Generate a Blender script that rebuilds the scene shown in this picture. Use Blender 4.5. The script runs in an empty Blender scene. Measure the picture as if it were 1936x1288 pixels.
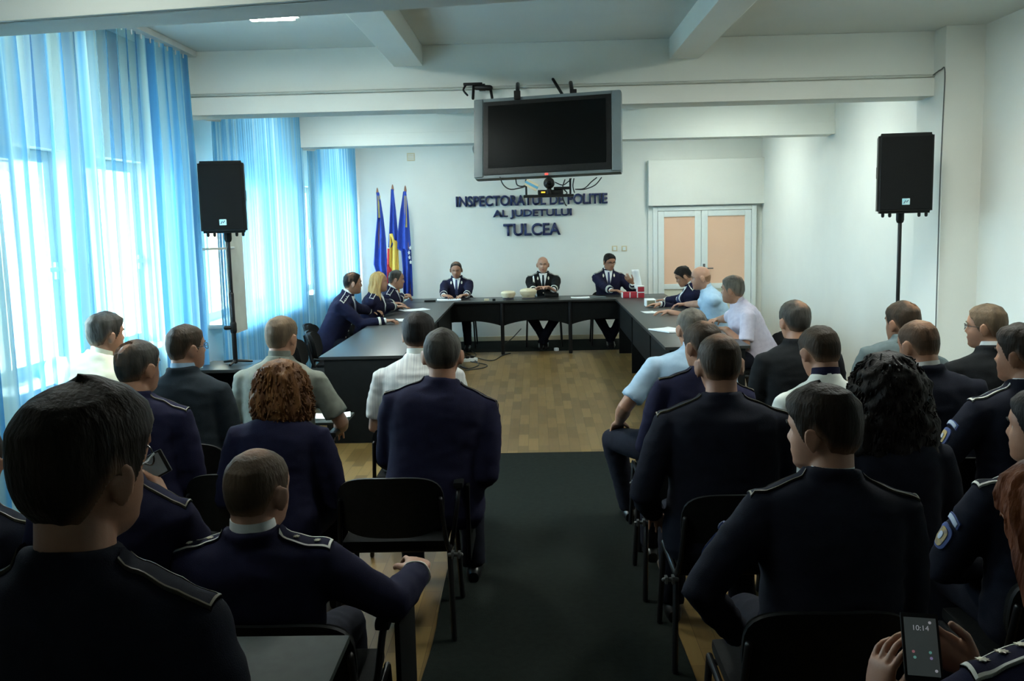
import bpy, bmesh, math, random
import numpy as np
from mathutils import Vector, Matrix, noise
from mathutils.bvhtree import BVHTree
random.seed(7)
SC = bpy.context.scene
COL = SC.collection
PI = math.pi
# ------------------------------------------------------------------ camera
FPX, CAMH = 1800.0, 1.86
CAM = Vector((0, 0, CAMH))
yv = Vector((1010 - 968, 644 - 415, -FPX)).normalized()
xv = Vector((1, 0.0235, 0)); xv = (xv - yv * xv.dot(yv)).normalized()
zv = xv.cross(yv)
RW = Matrix((xv, yv, zv))            # camera -> world rotation
cd = bpy.data.cameras.new('camera'); cam = bpy.data.objects.new('camera', cd); COL.objects.link(cam)
cam.matrix_world = Matrix.Translation(CAM) @ RW.to_4x4()
cd.sensor_width = 36; cd.lens = 36 * FPX / 1936; cd.clip_start = 0.05; cd.clip_end = 200
SC.camera = cam

def pray(px, py):
    d = RW @ Vector((px - 968, 644 - py, -FPX)); return d / d.y
def atY(px, py, Y): return CAM + pray(px, py) * Y
def atZ(px, py, Z):
    d = pray(px, py); return CAM + d * ((Z - CAMH) / d.z)

# ------------------------------------------------------------------ materials
MATS = {}
def mat(name, c1, c2=None, scale=8.0, rough=0.6, metal=0.0, bump=0.0, bscale=60.0, stretch=(1, 1, 1), spec=0.5, detail=4, emit=None, estr=0, sheen=0):
    if name in MATS: return MATS[name]
    m = bpy.data.materials.new(name); m.use_nodes = True
    nt = m.node_tree; N = nt.nodes; L = nt.links
    b = N['Principled BSDF']
    b.inputs['Roughness'].default_value = rough; b.inputs['Metallic'].default_value = metal
    b.inputs['Specular IOR Level'].default_value = spec
    if sheen: b.inputs['Sheen Weight'].default_value = sheen; b.inputs['Sheen Roughness'].default_value = 0.5
    if c2 is None: c2 = tuple(min(1, c * 0.86) for c in c1)
    tc = N.new('ShaderNodeTexCoord'); mp = N.new('ShaderNodeMapping'); mp.inputs['Scale'].default_value = stretch
    L.new(tc.outputs['Object'], mp.inputs['Vector'])
    n = N.new('ShaderNodeTexNoise'); n.inputs['Scale'].default_value = scale; n.inputs['Detail'].default_value = detail
    L.new(mp.outputs['Vector'], n.inputs['Vector'])
    r = N.new('ShaderNodeValToRGB'); r.color_ramp.elements[0].position = 0.35; r.color_ramp.elements[1].position = 0.65
    r.color_ramp.elements[0].color = (*c1, 1); r.color_ramp.elements[1].color = (*c2, 1)
    L.new(n.outputs['Fac'], r.inputs['Fac']); L.new(r.outputs['Color'], b.inputs['Base Color'])
    if bump:
        n2 = N.new('ShaderNodeTexNoise'); n2.inputs['Scale'].default_value = bscale; n2.inputs['Detail'].default_value = 3
        L.new(mp.outputs['Vector'], n2.inputs['Vector'])
        bp = N.new('ShaderNodeBump'); bp.inputs['Strength'].default_value = bump; bp.inputs['Distance'].default_value = 0.004
        L.new(n2.outputs['Fac'], bp.inputs['Height']); L.new(bp.outputs['Normal'], b.inputs['Normal'])
    if emit:
        b.inputs['Emission Color'].default_value = (*emit, 1); b.inputs['Emission Strength'].default_value = estr
    MATS[name] = m
    return m

def make_mats():
    mat('wall_paint', (.725, .745, .69), (.705, .725, .675), 3, .8, bump=.15, bscale=120)
    mat('ceiling_paint', (.64, .68, .64), (.62, .66, .625), 3, .85, bump=.1, bscale=100)
    mat('beam_paint', (.79, .815, .755), (.77, .795, .74), 3, .8, bump=.1, bscale=100)
    mat('conduit', (.55, .58, .52), None, 6, .5)
    mat('black_melamine', (.0045, .0052, .005), (.006, .0066, .0064), 20, .6, bump=.05, bscale=200, spec=.07)
    mat('table_top', (.015, .0165, .016), (.020, .021, .020), 20, .36, spec=.33, bump=.03, bscale=200)
    mat('black_plastic', (.005, .006, .006), (.008, .009, .009), 40, .45, bump=.1, bscale=300, spec=.2)
    mat('black_fabric', (.0045, .005, .005), (.007, .0075, .0075), 90, .95, bump=.4, bscale=500, spec=.15)
    mat('black_metal', (.005, .005, .0055), None, 30, .4, spec=.3)
    mat('grey_metal', (.10, .105, .105), None, 30, .4, metal=.3)
    mat('silver_plastic', (.10, .13, .135), (.09, .118, .123), 10, .45)
    mat('screen_glass', (.003, .004, .004), (.0025, .003, .003), 4, .4, spec=.05)
    mat('tablet_laminate', (.036, .045, .041), (.031, .039, .036), 30, .6, spec=.08)
    mat('grille', (.003, .0035, .004), (.008, .009, .009), 260, .8, bump=.5, bscale=400, spec=.12)
    mat('white_pvc', (.72, .78, .76), (.70, .76, .74), 6, .35)
    mat('frosted_peach', (.80, .52, .36), (.76, .49, .34), 1.2, .5)
    mat('door_panel', (.62, .62, .50), (.60, .60, .48), 6, .5)
    mat('letter_navy', (.010, .018, .075), (.013, .022, .085), 20, .5)
    mat('flag_blue', (.015, .045, .30), (.02, .06, .36), 12, .8)
    mat('flag_yellow', (.70, .47, .08), (.64, .42, .07), 12, .8)
    mat('flag_red', (.50, .03, .04), None, 12, .8)
    mat('flag_gold', (.55, .42, .12), None, 12, .6)
    mat('pole_wood', (.25, .11, .06), None, 12, .5)
    mat('paper', (.80, .84, .84), (.77, .81, .82), 10, .8)
    mat('red_box', (.38, .012, .03), (.33, .01, .025), 10, .5)
    mat('cable_grey', (.10, .11, .105), None, 20, .6)
    mat('white_trim', (.80, .82, .80), None, 10, .5)
    mat('cream', (.62, .54, .36), (.58, .50, .33), 10, .6)
    mat('dark_emblem', (.03, .025, .03), None, 10, .5)
    mat('rubber_cable', (.012, .012, .012), None, 20, .5)
    mat('rug_dark', (.009, .0125, .0115), (.0065, .009, .0085), 60, .98, bump=.6, bscale=300, spec=.08)
    mat('runner_dark', (.0085, .0115, .0095), (.006, .0085, .007), 30, .98, bump=.6, bscale=260, spec=.08)
    mat('facade', (.52, .42, .28), (.46, .37, .25), 3, .9)
    mat('asphalt', (.45, .45, .42), None, 3, .9)
    mat('sill', (.68, .72, .70), None, 6, .4)
    mat('red_led', (.6, .01, .01), None, 5, .4, emit=(1, .05, .03), estr=1.5)
    mat('amber_led', (.6, .3, .02), None, 5, .4, emit=(1, .6, .05), estr=1.0)
    mat('lamp_diffuser', (.9, .9, .88), None, 5, .4, emit=(.92, 1.0, .93), estr=30)
    mat('lamp_diffuser_added', (.9, .9, .88), None, 5, .4, emit=(.92, 1.0, .93), estr=15)
    mat('lamp_diffuser_bright', (.9, .9, .88), None, 5, .4, emit=(.95, 1.0, .93), estr=60)
    mat('badge', (.30, .62, .68), (.55, .70, .70), 30, .4)
    mat('olive', (.20, .20, .13), None, 10, .6)
    mat('rolled_blue', (.10, .33, .50), None, 10, .5)
    # people
    mat('skin', (.33, .168, .100), (.27, .127, .073), 14, .55, bump=.08, bscale=200)
    mat('skin_pale', (.40, .218, .142), (.35, .178, .114), 14, .55, bump=.08, bscale=200)
    mat('lip', (.28, .095, .08), None, 14, .5)
    mat('eye_white', (.62, .60, .56), None, 10, .3)
    mat('iris', (.035, .022, .015), None, 10, .25)
    for n, a, b in (('hair_dark', (.010, .007, .0045), (.020, .013, .008)), ('hair_black', (.005, .004, .004), (.010, .008, .007)),
                    ('hair_brown', (.018, .012, .007), (.034, .022, .013)), ('hair_grey', (.050, .047, .040), (.016, .014, .012)),
                    ('hair_salt', (.12, .11, .09), (.045, .040, .034)), ('hair_auburn', (.17, .075, .024), (.085, .034, .013)),
                    ('hair_blonde', (.46, .30, .115), (.30, .18, .065)), ('hair_red', (.16, .045, .011), (.08, .02, .006)),
                    ('stubble', (.055, .042, .027), (.036, .027, .018)), ('hair_fair', (.12, .085, .052), (.07, .048, .03))):
        mat(n, a, b, 26, .62, bump=.9, bscale=110, stretch=(1, 1, .25), spec=.15)
    for n in [k for k in MATS if k.startswith('hair_') or k == 'stubble']:
        nt = MATS[n].node_tree; Nn = nt.nodes; Ll = nt.links; bs = Nn['Principled BSDF']; src = bs.inputs['Base Color'].links[0].from_socket
        at = Nn.new('ShaderNodeAttribute'); at.attribute_name = 'thin'; mx = Nn.new('ShaderNodeMix'); mx.data_type = 'RGBA'
        Ll.new(at.outputs['Fac'], mx.inputs[0]); Ll.new(src, mx.inputs[6]); mx.inputs[7].default_value = (.27, .145, .085, 1); Ll.new(mx.outputs[2], bs.inputs['Base Color'])
    for n, a, b in (('cloth_navy', (.0122, .0124, .0325), (.0102, .0104, .0270)), ('cloth_navy_dark', (.0105, .0120, .0205), (.0085, .0100, .0170)),
                    ('cloth_black', (.007, .008, .009), (.009, .010, .011)), ('cloth_charcoal', (.012, .017, .021), (.016, .021, .026)),
                    ('cloth_grey_suit', (.085, .11, .115), (.070, .095, .10)), ('cloth_white', (.62, .65, .60), (.58, .61, .565)),
                    ('cloth_cream', (.66, .66, .52), (.62, .62, .48)), ('cloth_grey_shirt', (.16, .168, .14), (.13, .138, .115)),
                    ('cloth_light_blue', (.31, .43, .54), (.28, .40, .51)), ('cloth_blue', (.38, .54, .68), (.35, .50, .64)),
                    ('cloth_lavender', (.56, .53, .62), (.50, .47, .57)), ('cloth_trousers', (.010, .011, .018), (.008, .009, .014)),
                    ('cloth_beige', (.30, .28, .20), None)):
        mat(n, a, b or tuple(c * .86 for c in a), 30, .9, bump=.3, bscale=420, spec=.10)
    mat('stripe_shirt', (.50, .51, .49), (.39, .40, .40), 160, .9, stretch=(1, .02, .02), detail=0)
    mat('collar_white', (.72, .74, .72), None, 20, .8)
    mat('insignia', (.66, .62, .48), None, 30, .5)
    mat('piping_gold', (.11, .095, .055), None, 30, .5)
    mat('piping_white', (.60, .60, .55), None, 30, .6)
    mat('band_white', (.66, .66, .58), None, 30, .6)
    mat('tie_blue', (.018, .03, .10), None, 30, .6)
    mat('patch_blue', (.03, .06, .20), None, 30, .7)
    mat('patch_white', (.42, .50, .62), None, 30, .7)
    mat('patch_yellow', (.42, .32, .10), (.20, .17, .14), 60, .7)
    mat('shoe_leather', (.008, .008, .008), None, 30, .3)
    mat('glasses_frame', (.015, .013, .013), None, 30, .35)
    mat('steel', (.5, .5, .5), None, 30, .3, metal=.9)
make_mats()

def glass_mat():
    m = bpy.data.materials.new('window_glass'); m.use_nodes = True; nt = m.node_tree; N = nt.nodes; L = nt.links
    for n in list(N): N.remove(n)
    o = N.new('ShaderNodeOutputMaterial'); t = N.new('ShaderNodeBsdfTransparent'); g = N.new('ShaderNodeBsdfGlossy'); mx = N.new('ShaderNodeMixShader')
    t.inputs['Color'].default_value = (.93, .96, .95, 1); g.inputs['Roughness'].default_value = .02
    mx.inputs[0].default_value = .05
    L.new(t.outputs[0], mx.inputs[1]); L.new(g.outputs[0], mx.inputs[2]); L.new(mx.outputs[0], o.inputs[0])
    MATS['window_glass'] = m
glass_mat()

def curtain_mat(name, scale, ramp, see, dense=(), glow=.3):
    m = bpy.data.materials.new(name); m.use_nodes = True; nt = m.node_tree; N = nt.nodes; L = nt.links
    for n in list(N): N.remove(n)
    o = N.new('ShaderNodeOutputMaterial')
    tc = N.new('ShaderNodeTexCoord'); mp = N.new('ShaderNodeMapping'); mp.inputs['Scale'].default_value = (0, scale, .02)
    L.new(tc.outputs['Object'], mp.inputs[0])
    ns = N.new('ShaderNodeTexNoise'); ns.inputs['Scale'].default_value = 1; ns.inputs['Detail'].default_value = 2.5
    L.new(mp.outputs[0], ns.inputs['Vector'])
    r = N.new('ShaderNodeValToRGB'); r.color_ramp.interpolation = 'LINEAR'
    while len(r.color_ramp.elements) < len(ramp): r.color_ramp.elements.new(.5)
    for e, (p, c) in zip(r.color_ramp.elements, ramp): e.position = p; e.color = (*c, 1)
    L.new(ns.outputs['Fac'], r.inputs[0])
    df = N.new('ShaderNodeBsdfDiffuse'); tl = N.new('ShaderNodeBsdfTranslucent'); tr = N.new('ShaderNodeBsdfTransparent')
    a = N.new('ShaderNodeMixShader'); b = N.new('ShaderNodeMixShader')
    L.new(r.outputs[0], df.inputs[0]); L.new(r.outputs[0], tl.inputs[0])
    a.inputs[0].default_value = glow
    L.new(df.outputs[0], a.inputs[1]); L.new(tl.outputs[0], a.inputs[2])
    # the sheer weave lets part of the light straight through
    mr = N.new('ShaderNodeMapRange'); mr.inputs[1].default_value = .36; mr.inputs[2].default_value = .56; mr.inputs[3].default_value = see[0]; mr.inputs[4].default_value = see[1]
    n2 = N.new('ShaderNodeTexNoise'); n2.inputs['Scale'].default_value = 1; n2.inputs['Detail'].default_value = 1
    mp2 = N.new('ShaderNodeMapping'); mp2.inputs['Scale'].default_value = (0, scale * .7, .02); mp2.inputs['Location'].default_value = (0, 13.3, 0)
    L.new(tc.outputs['Object'], mp2.inputs[0]); L.new(mp2.outputs[0], n2.inputs['Vector']); L.new(n2.outputs['Fac'], mr.inputs[0])
    sy = N.new('ShaderNodeSeparateXYZ'); L.new(tc.outputs['Object'], sy.inputs[0])
    prev = mr.outputs[0]
    for lo, hi in dense:                 # gathered, denser cloth outside these ends
        q = N.new('ShaderNodeMapRange'); q.inputs[1].default_value = lo; q.inputs[2].default_value = hi; q.inputs[3].default_value = .30; q.inputs[4].default_value = 1.0
        L.new(sy.outputs['Y'], q.inputs[0]); mu = N.new('ShaderNodeMath'); mu.operation = 'MULTIPLY'; L.new(prev, mu.inputs[0]); L.new(q.outputs[0], mu.inputs[1]); prev = mu.outputs[0]
    L.new(prev, b.inputs[0])
    mixc = N.new('ShaderNodeMix'); mixc.data_type = 'RGBA'; mixc.inputs[0].default_value = .48
    L.new(r.outputs[0], mixc.inputs[6]); mixc.inputs[7].default_value = (1, 1, 1, 1)
    L.new(mixc.outputs[2], tr.inputs[0])
    L.new(a.outputs[0], b.inputs[1]); L.new(tr.outputs[0], b.inputs[2]); L.new(b.outputs[0], o.inputs[0])
    MATS[name] = m
curtain_mat('curtain_striped', 9, ((.36, (.06, .28, .60)), (.45, (.11, .39, .70)), (.51, (.27, .57, .76)), (.60, (.46, .74, .80))), (.28, .98), ((4.95, 5.2), (7.15, 6.75)), .17)
curtain_mat('curtain_fine', 14, ((.34, (.12, .40, .70)), (.48, (.21, .52, .78)), (.56, (.34, .64, .82)), (.66, (.50, .76, .87))), (.12, .32), (), .27)

def floor_mat():
    m = bpy.data.materials.new('laminate'); m.use_nodes = True; nt = m.node_tree; N = nt.nodes; L = nt.links
    b = N['Principled BSDF']; b.inputs['Roughness'].default_value = .42; b.inputs['Specular IOR Level'].default_value = .14
    tc = N.new('ShaderNodeTexCoord'); mp = N.new('ShaderNodeMapping'); mp.inputs['Rotation'].default_value = (0, 0, PI / 2)
    L.new(tc.outputs['Object'], mp.inputs[0])
    br = N.new('ShaderNodeTexBrick'); br.inputs['Scale'].default_value = 1
    br.inputs['Brick Width'].default_value = .42; br.inputs['Row Height'].default_value = .085
    br.inputs['Mortar Size'].default_value = .0012; br.inputs['Bias'].default_value = -.1
    br.inputs['Color1'].default_value = (.185, .122, .043, 1); br.inputs['Color2'].default_value = (.100, .060, .019, 1); br.inputs['Mortar'].default_value = (.055, .034, .012, 1)
    br.offset = .37; br.squash = 1
    L.new(mp.outputs[0], br.inputs['Vector'])
    n = N.new('ShaderNodeTexNoise'); n.inputs['Scale'].default_value = 6; mp2 = N.new('ShaderNodeMapping'); mp2.inputs['Scale'].default_value = (8, .7, 1)
    L.new(tc.outputs['Object'], mp2.inputs[0]); L.new(mp2.outputs[0], n.inputs['Vector'])
    mx = N.new('ShaderNodeMix'); mx.data_type = 'RGBA'; mx.blend_type = 'MULTIPLY'; mx.inputs[0].default_value = .5
    rr = N.new('ShaderNodeValToRGB'); rr.color_ramp.elements[0].color = (.6, .6, .6, 1); rr.color_ramp.elements[1].color = (1.1, 1.1, 1.1, 1)
    L.new(n.outputs['Fac'], rr.inputs[0]); L.new(br.outputs['Color'], mx.inputs[6]); L.new(rr.outputs[0], mx.inputs[7]); L.new(mx.outputs[2], b.inputs['Base Color'])
    MATS['laminate'] = m
floor_mat()

# ------------------------------------------------------------------ mesh helpers
def link(o, parent=None):
    COL.objects.link(o)
    if parent is not None: o.parent = parent
    return o
def obj(name, bm, m, parent=None, smooth=True, loc=None):
    me = bpy.data.meshes.new(name)
    bmesh.ops.recalc_face_normals(bm, faces=bm.faces)
    bm.to_mesh(me); bm.free()
    ms = m if isinstance(m, (list, tuple)) else [m]
    for x in ms: me.materials.append(MATS[x])
    if smooth:
        me.polygons.foreach_set('use_smooth', [True] * len(me.polygons))
        try: me.set_sharp_from_angle(angle=math.radians(38))
        except Exception: pass
    o = bpy.data.objects.new(name, me)
    link(o, parent)
    if loc is not None: o.location = loc
    return o
def empty(name, loc=(0, 0, 0), rz=0):
    o = bpy.data.objects.new(name, None); COL.objects.link(o); o.location = loc; o.rotation_euler = (0, 0, rz); o.empty_display_size = .1
    return o
def tag(o, label, cat, group=None, kind=None):
    o['label'] = label; o['category'] = cat
    if group: o['group'] = group
    if kind: o['kind'] = kind
    return o
def struct(name, bm, m, parent=None, smooth=False):
    o = obj(name, bm, m, parent, smooth); o['kind'] = 'structure'; return o
def copy_tree(o, parent=None):
    c = o.copy(); COL.objects.link(c)
    if parent is not None: c.parent = parent
    for ch in list(o.children): copy_tree(ch, c)
    return c
def B(): return bmesh.new()
def box(bm, a, b, bevel=0, mtx=None, mi=0):
    c = [(a[i] + b[i]) / 2 for i in range(3)]; s = [abs(b[i] - a[i]) for i in range(3)]
    t = bmesh.new()
    bmesh.ops.create_cube(t, size=1, matrix=Matrix.Translation(c) @ Matrix.Diagonal((*s, 1)))
    if bevel: bmesh.ops.bevel(t, geom=list(t.edges), offset=min(bevel, min(s) * .45), segments=2, affect='EDGES', profile=.7)
    merge(bm, t, mtx, mi); return bm
def merge(bm, t, mtx=None, mi=0):
    if mtx is not None: bmesh.ops.transform(t, matrix=mtx, verts=t.verts)
    mp = {v: bm.verts.new(v.co) for v in t.verts}
    for f in t.faces:
        try: g = bm.faces.new([mp[v] for v in f.verts]); g.material_index = mi
        except ValueError: pass
    t.free()
def frame_for(d):
    d = d.normalized(); a = Vector((0, 0, 1)) if abs(d.z) < .9 else Vector((0, 1, 0))
    x = a.cross(d).normalized(); return x, d.cross(x).normalized()
def ring_faces(bm, A, Bv, mi=0):
    n = len(A)
    for i in range(n):
        try: f = bm.faces.new((A[i], A[(i + 1) % n], Bv[(i + 1) % n], Bv[i])); f.material_index = mi
        except ValueError: pass
def capf(bm, R, c, mi=0):
    v = bm.verts.new(c); n = len(R)
    for i in range(n): f = bm.faces.new((R[i], R[(i + 1) % n], v)); f.material_index = mi
def loft(bm, rings, n=24, mi=0, cap=True):
    """rings: (centre, axis_x, axis_y, rx, ry, exponent)"""
    prev = None; first = None
    for c, ax, ay, rx, ry, e in rings:
        R = []
        for i in range(n):
            t = 2 * PI * i / n; cx, sx = math.cos(t), math.sin(t)
            R.append(bm.verts.new(Vector(c) + ax * (rx * math.copysign(abs(cx) ** e, cx)) + ay * (ry * math.copysign(abs(sx) ** e, sx))))
        if prev: ring_faces(bm, prev, R, mi)
        else: first = (R, Vector(c))
        prev = R; pc = Vector(c)
    if cap: capf(bm, first[0], first[1], mi); capf(bm, prev, pc, mi)
def tube(bm, pts, rad, n=12, mi=0, flat=1.0, round_ends=True, up=None):
    pts = [Vector(p) for p in pts]
    if not isinstance(rad, (list, tuple)): rad = [rad] * len(pts)
    rad = list(rad)
    if round_ends:
        d0 = (pts[0] - pts[1]).normalized(); d1 = (pts[-1] - pts[-2]).normalized(); r0, r1 = rad[0], rad[-1]
        pts = [pts[0] + d0 * r0 * .9, pts[0] + d0 * r0 * .6] + pts + [pts[-1] + d1 * r1 * .6, pts[-1] + d1 * r1 * .9]
        rad = [r0 * .35, r0 * .8] + rad + [r1 * .8, r1 * .35]
    x = None; rings = []
    for i, p in enumerate(pts):
        d = (pts[min(i + 1, len(pts) - 1)] - pts[max(i - 1, 0)]).normalized()
        if x is None:
            x, y = frame_for(d)
            if up is not None:
                x = up.cross(d).normalized(); y = d.cross(x)
        else:
            x = (x - d * x.dot(d)).normalized(); y = d.cross(x)
        rings.append((p, x, y, rad[i], rad[i] * flat, 1.0))
    loft(bm, rings, n, mi)
def curve_pts(P, k=6):
    P = [Vector(p) for p in P]; out = []
    for i in range(len(P) - 1):
        p0 = P[max(i - 1, 0)]; p1 = P[i]; p2 = P[i + 1]; p3 = P[min(i + 2, len(P) - 1)]
        for j in range(k):
            t = j / k
            out.append(.5 * ((2 * p1) + (p2 - p0) * t + (2 * p0 - 5 * p1 + 4 * p2 - p3) * t * t + (3 * p1 - p0 - 3 * p2 + p3) * t ** 3))
    out.append(P[-1]); return out
def sstep(a, b, x):
    t = max(0., min(1., (x - a) / (b - a))); return t * t * (3 - 2 * t)
# ================================================================== the room
CZ, BZ = 3.25, 2.75            # ceiling, beam underside
WL, WR, WB, WF = -2.97, 3.46, 14.68, -2.2
T = .25
struct('floor', box(B(), (WL - T, WF, -.2), (WR + T, WB, 0)), 'laminate')
struct('floor_rear', box(B(), (WL, WF, 0.0), (WR, 1.95, .2)), 'runner_dark')
struct('ceiling', box(B(), (WL - T, WF, CZ), (WR + T, WB + T, CZ + .2)), 'ceiling_paint')
struct('wall_back', box(B(), (WL - T, WB, -.2), (WR + T, WB + T, CZ)), 'wall_paint')
struct('wall_right', box(B(), (WR, WF, -.2), (WR + T, WB, CZ)), 'wall_paint')
struct('wall_front', box(B(), (WL - T, WF - T, -.2), (WR + T, WF, CZ)), 'wall_paint')
# window wall: openings
WIN = [(5.03, 6.08), (6.35, 7.38), (8.55, 9.58), (9.85, 10.88), (12.0, 13.05), (13.3, 14.33)]
SZ, HZ = .98, 2.36
TW = .36
bm = B()
box(bm, (WL - TW, WF, -.2), (WL, WB, SZ)); box(bm, (WL - TW, WF, HZ), (WL, WB, CZ))
ys = [WF] + [y for w in WIN for y in w] + [WB]
for i in range(0, len(ys), 2): box(bm, (WL - TW, ys[i], SZ), (WL, ys[i + 1], HZ))
struct('wall_left', bm, 'wall_paint')
for k, (a, b) in enumerate(WIN):
    xg = WL - .14
    bm = B(); f = .075
    for (p, q) in (((xg - .03, a, SZ), (xg + .03, a + f, HZ)), ((xg - .03, b - f, SZ), (xg + .03, b, HZ)), ((xg - .03, a + f, SZ), (xg + .03, b - f, SZ + f)), ((xg - .03, a + f, HZ - f), (xg + .03, b - f, HZ)),
                   ((xg - .03, a + .36, SZ + f), (xg + .03, a + .42, HZ - f))):
        box(bm, p, q, .006)
    w = obj('window_%d' % (k + 1), bm, 'white_pvc'); w['kind'] = 'structure'
    g = B(); box(g, (xg - .006, a + f, SZ + f), (xg + .006, b - f, HZ - f)); obj('window_pane', g, 'window_glass', w, False)
    s = B(); box(s, (WL - .10, a - .03, SZ - .04), (WL + .16, b + .03, SZ - .002), .008); obj('window_sill', s, 'sill', w)
    rv = B(); box(rv, (WL - TW - .01, b - .012, SZ), (xg - .032, b + .001, HZ)); box(rv, (WL - TW - .01, a - .001, SZ), (xg - .032, a + .012, HZ)); box(rv, (WL - TW - .01, a + .012, HZ - .012), (xg - .032, b - .012, HZ + .001)); obj('outer_reveal', rv, 'facade', w, False)
    h = B(); box(h, (xg + .03, b - .055, 1.55), (xg + .05, b - .02, 1.66), .004); box(h, (xg + .05, b - .16, 1.60), (xg + .065, b - .02, 1.63), .004); obj('window_handle', h, 'white_pvc', w)
    pl = bpy.data.lights.new('daylight_portal', 'AREA'); pl.shape = 'RECTANGLE'; pl.size = b - a; pl.size_y = HZ - SZ; pl.cycles.is_portal = True
    po = bpy.data.objects.new('daylight_portal', pl); COL.objects.link(po); po.location = (WL - TW - .01, (a + b) / 2, (SZ + HZ) / 2); po.rotation_euler = (PI / 2, 0, -PI / 2)
# beams
def beam(name, y0, y1, x0=WL, x1=WR, skew=0):
    bm = B(); box(bm, (x0, y0, BZ), (x1, y1, CZ), .006); box(bm, (x0, y0 - .02, BZ), (x1, y0 + .02, BZ + .14), .004)
    if skew:
        for v in bm.verts: v.co.y += skew * v.co.x
    return struct(name, bm, 'beam_paint')
beam('ceiling_beam', 7.76, 8.06)
beam('ceiling_beam', 11.2, 11.5)
beam('ceiling_beam', 3.79, 4.06, skew=-.165)
for y0, y1 in ((3.95, 7.76), (8.06, 11.2), (11.5, WB)):
    for x0, x1 in ((-1.09, -.86), (1.09, 1.32)):
        struct('ceiling_rib', box(B(), (x0, y0, 3.09), (x1, y1, CZ), .006), 'beam_paint')
# pillars
struct('pillar', box(B(), (3.16, 7.55, 0), (WR + .02, 8.08, CZ), .008), 'wall_paint')
struct('pillar', box(B(), (WL - .02, 7.78, 0), (-2.84, 8.06, BZ), .008), 'wall_paint')
struct('pillar', box(B(), (WL - .02, 11.2, 0), (-2.84, 11.52, BZ), .008), 'wall_paint')
# niche over the double door, shallow box frame
bm = B(); box(bm, (1.73, WB - .13, 2.02), (WR, WB, 2.70), .006); box(bm, (1.73, WB - .05, 0), (1.80, WB, 2.02), .004)
struct('trim_1', bm, 'wall_paint')
# conduits
bm = B(); tube(bm, [(-2.74, 7.73, 2.905), (3.15, 7.73, 2.905)], .011, 8); struct('trim_2', bm, 'conduit', smooth=True)
bm = B(); tube(bm, curve_pts([(3.14, 7.73, 2.905), (3.15, 7.6, 2.93), (3.155, 7.54, 2.90), (3.15, 7.538, 2.5), (3.145, 7.538, 1.9), (3.15, 7.538, .3)]), .005, 8); struct('trim_3', bm, 'cable_grey', smooth=True)
# baseboards
struct('baseboard_back', box(B(), (WL, WB - .02, 0), (1.75, WB, .07), .004), 'cream')
struct('baseboard_right', box(B(), (WR - .02, 2, 0), (WR, 7.55, .07), .004), 'white_pvc')
# double door
d = B()
x0, x1, zt = 1.80, 3.36, 2.0
for p, q in (((x0, WB - .08, 0), (x0 + .07, WB, zt)), ((x1 - .07, WB - .08, 0), (x1, WB, zt)), ((x0 + .07, WB - .08, zt - .06), (x1 - .07, WB, zt))): box(d, p, q, .006)
door = obj('door_1', d, 'white_pvc'); door['kind'] = 'structure'
for a, b in ((x0 + .075, 2.53), (2.535, x1 - .075)):
    l = B(); f = .095; y0, y1 = WB - .07, WB - .02
    for p, q in (((a, y0, .02), (a + f, y1, zt - .065)), ((b - f, y0, .02), (b, y1, zt - .065)), ((a + f, y0, zt - .15), (b - f, y1, zt - .065)), ((a + f, y0, .75), (b - f, y1, .83)), ((a + f, y0, .02), (b - f, y1, .12))): box(l, p, q, .008)
    leaf = obj('door_leaf', l, 'white_pvc', door)
    obj('glass_panel', box(B(), (a + f, WB - .05, .83), (b - f, WB - .04, zt - .15)), 'frosted_peach', leaf, False)
    obj('lower_panel', box(B(), (a + f, WB - .05, .12), (b - f, WB - .04, .75)), 'door_panel', leaf, False)
h = B(); box(h, (2.555, WB - .085, .93), (2.59, WB - .07, 1.13), .004); tube(h, [(2.572, WB - .08, 1.06), (2.572, WB - .12, 1.06), (2.70, WB - .12, 1.06)], .009, 8); obj('door_handle', h, 'grey_metal', door)
# curtains
def curtain(name, y0, y1, ztop, m, amp, wl, label, xc=-2.72, zbot=.06, gather=0.):
    bm = B(); n = int((y1 - y0) / (wl / 10)); nz = 14; grid = []
    ph = random.random() * 9
    for j in range(nz + 1):
        tz = j / nz; z = ztop + (zbot - ztop) * tz; row = []
        for i in range(n + 1):
            y = y0 + (y1 - y0) * i / n
            w = noise.noise((y * 1.7, 3.1, tz * .5)) * 1.2 + math.sin(2 * PI * y / wl + ph + 1.6 * noise.noise((y * .9, 7, tz * .6)))
            a = amp * (.55 + .45 * sstep(0, .3, tz))
            row.append(bm.verts.new((xc + a * w + .02 * noise.noise((y * .5, 1, tz)), y, z)))
        grid.append(row)
    for j in range(nz):
        for i in range(n): bm.faces.new((grid[j][i], grid[j][i + 1], grid[j + 1][i + 1], grid[j + 1][i]))
    o = obj(name, bm, m); 
    tag(o, label, 'curtain', kind=None); return o
c1 = curtain('curtain', 2.2, 7.74, CZ - .03, 'curtain_striped', .030, .16, 'tall sheer striped blue curtain before the nearest two windows, hung from ceiling')
c2 = curtain('curtain', 8.12, 11.28, BZ + .42, 'curtain_fine', .014, .075, 'sheer pale blue curtain between the two ceiling beams behind the left loudspeaker', xc=-2.70)
c3 = curtain('curtain', 11.54, 14.64, BZ + .42, 'curtain_fine', .014, .07, 'sheer pale blue curtain in the far bay beside the three flags', xc=-2.70)
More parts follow.
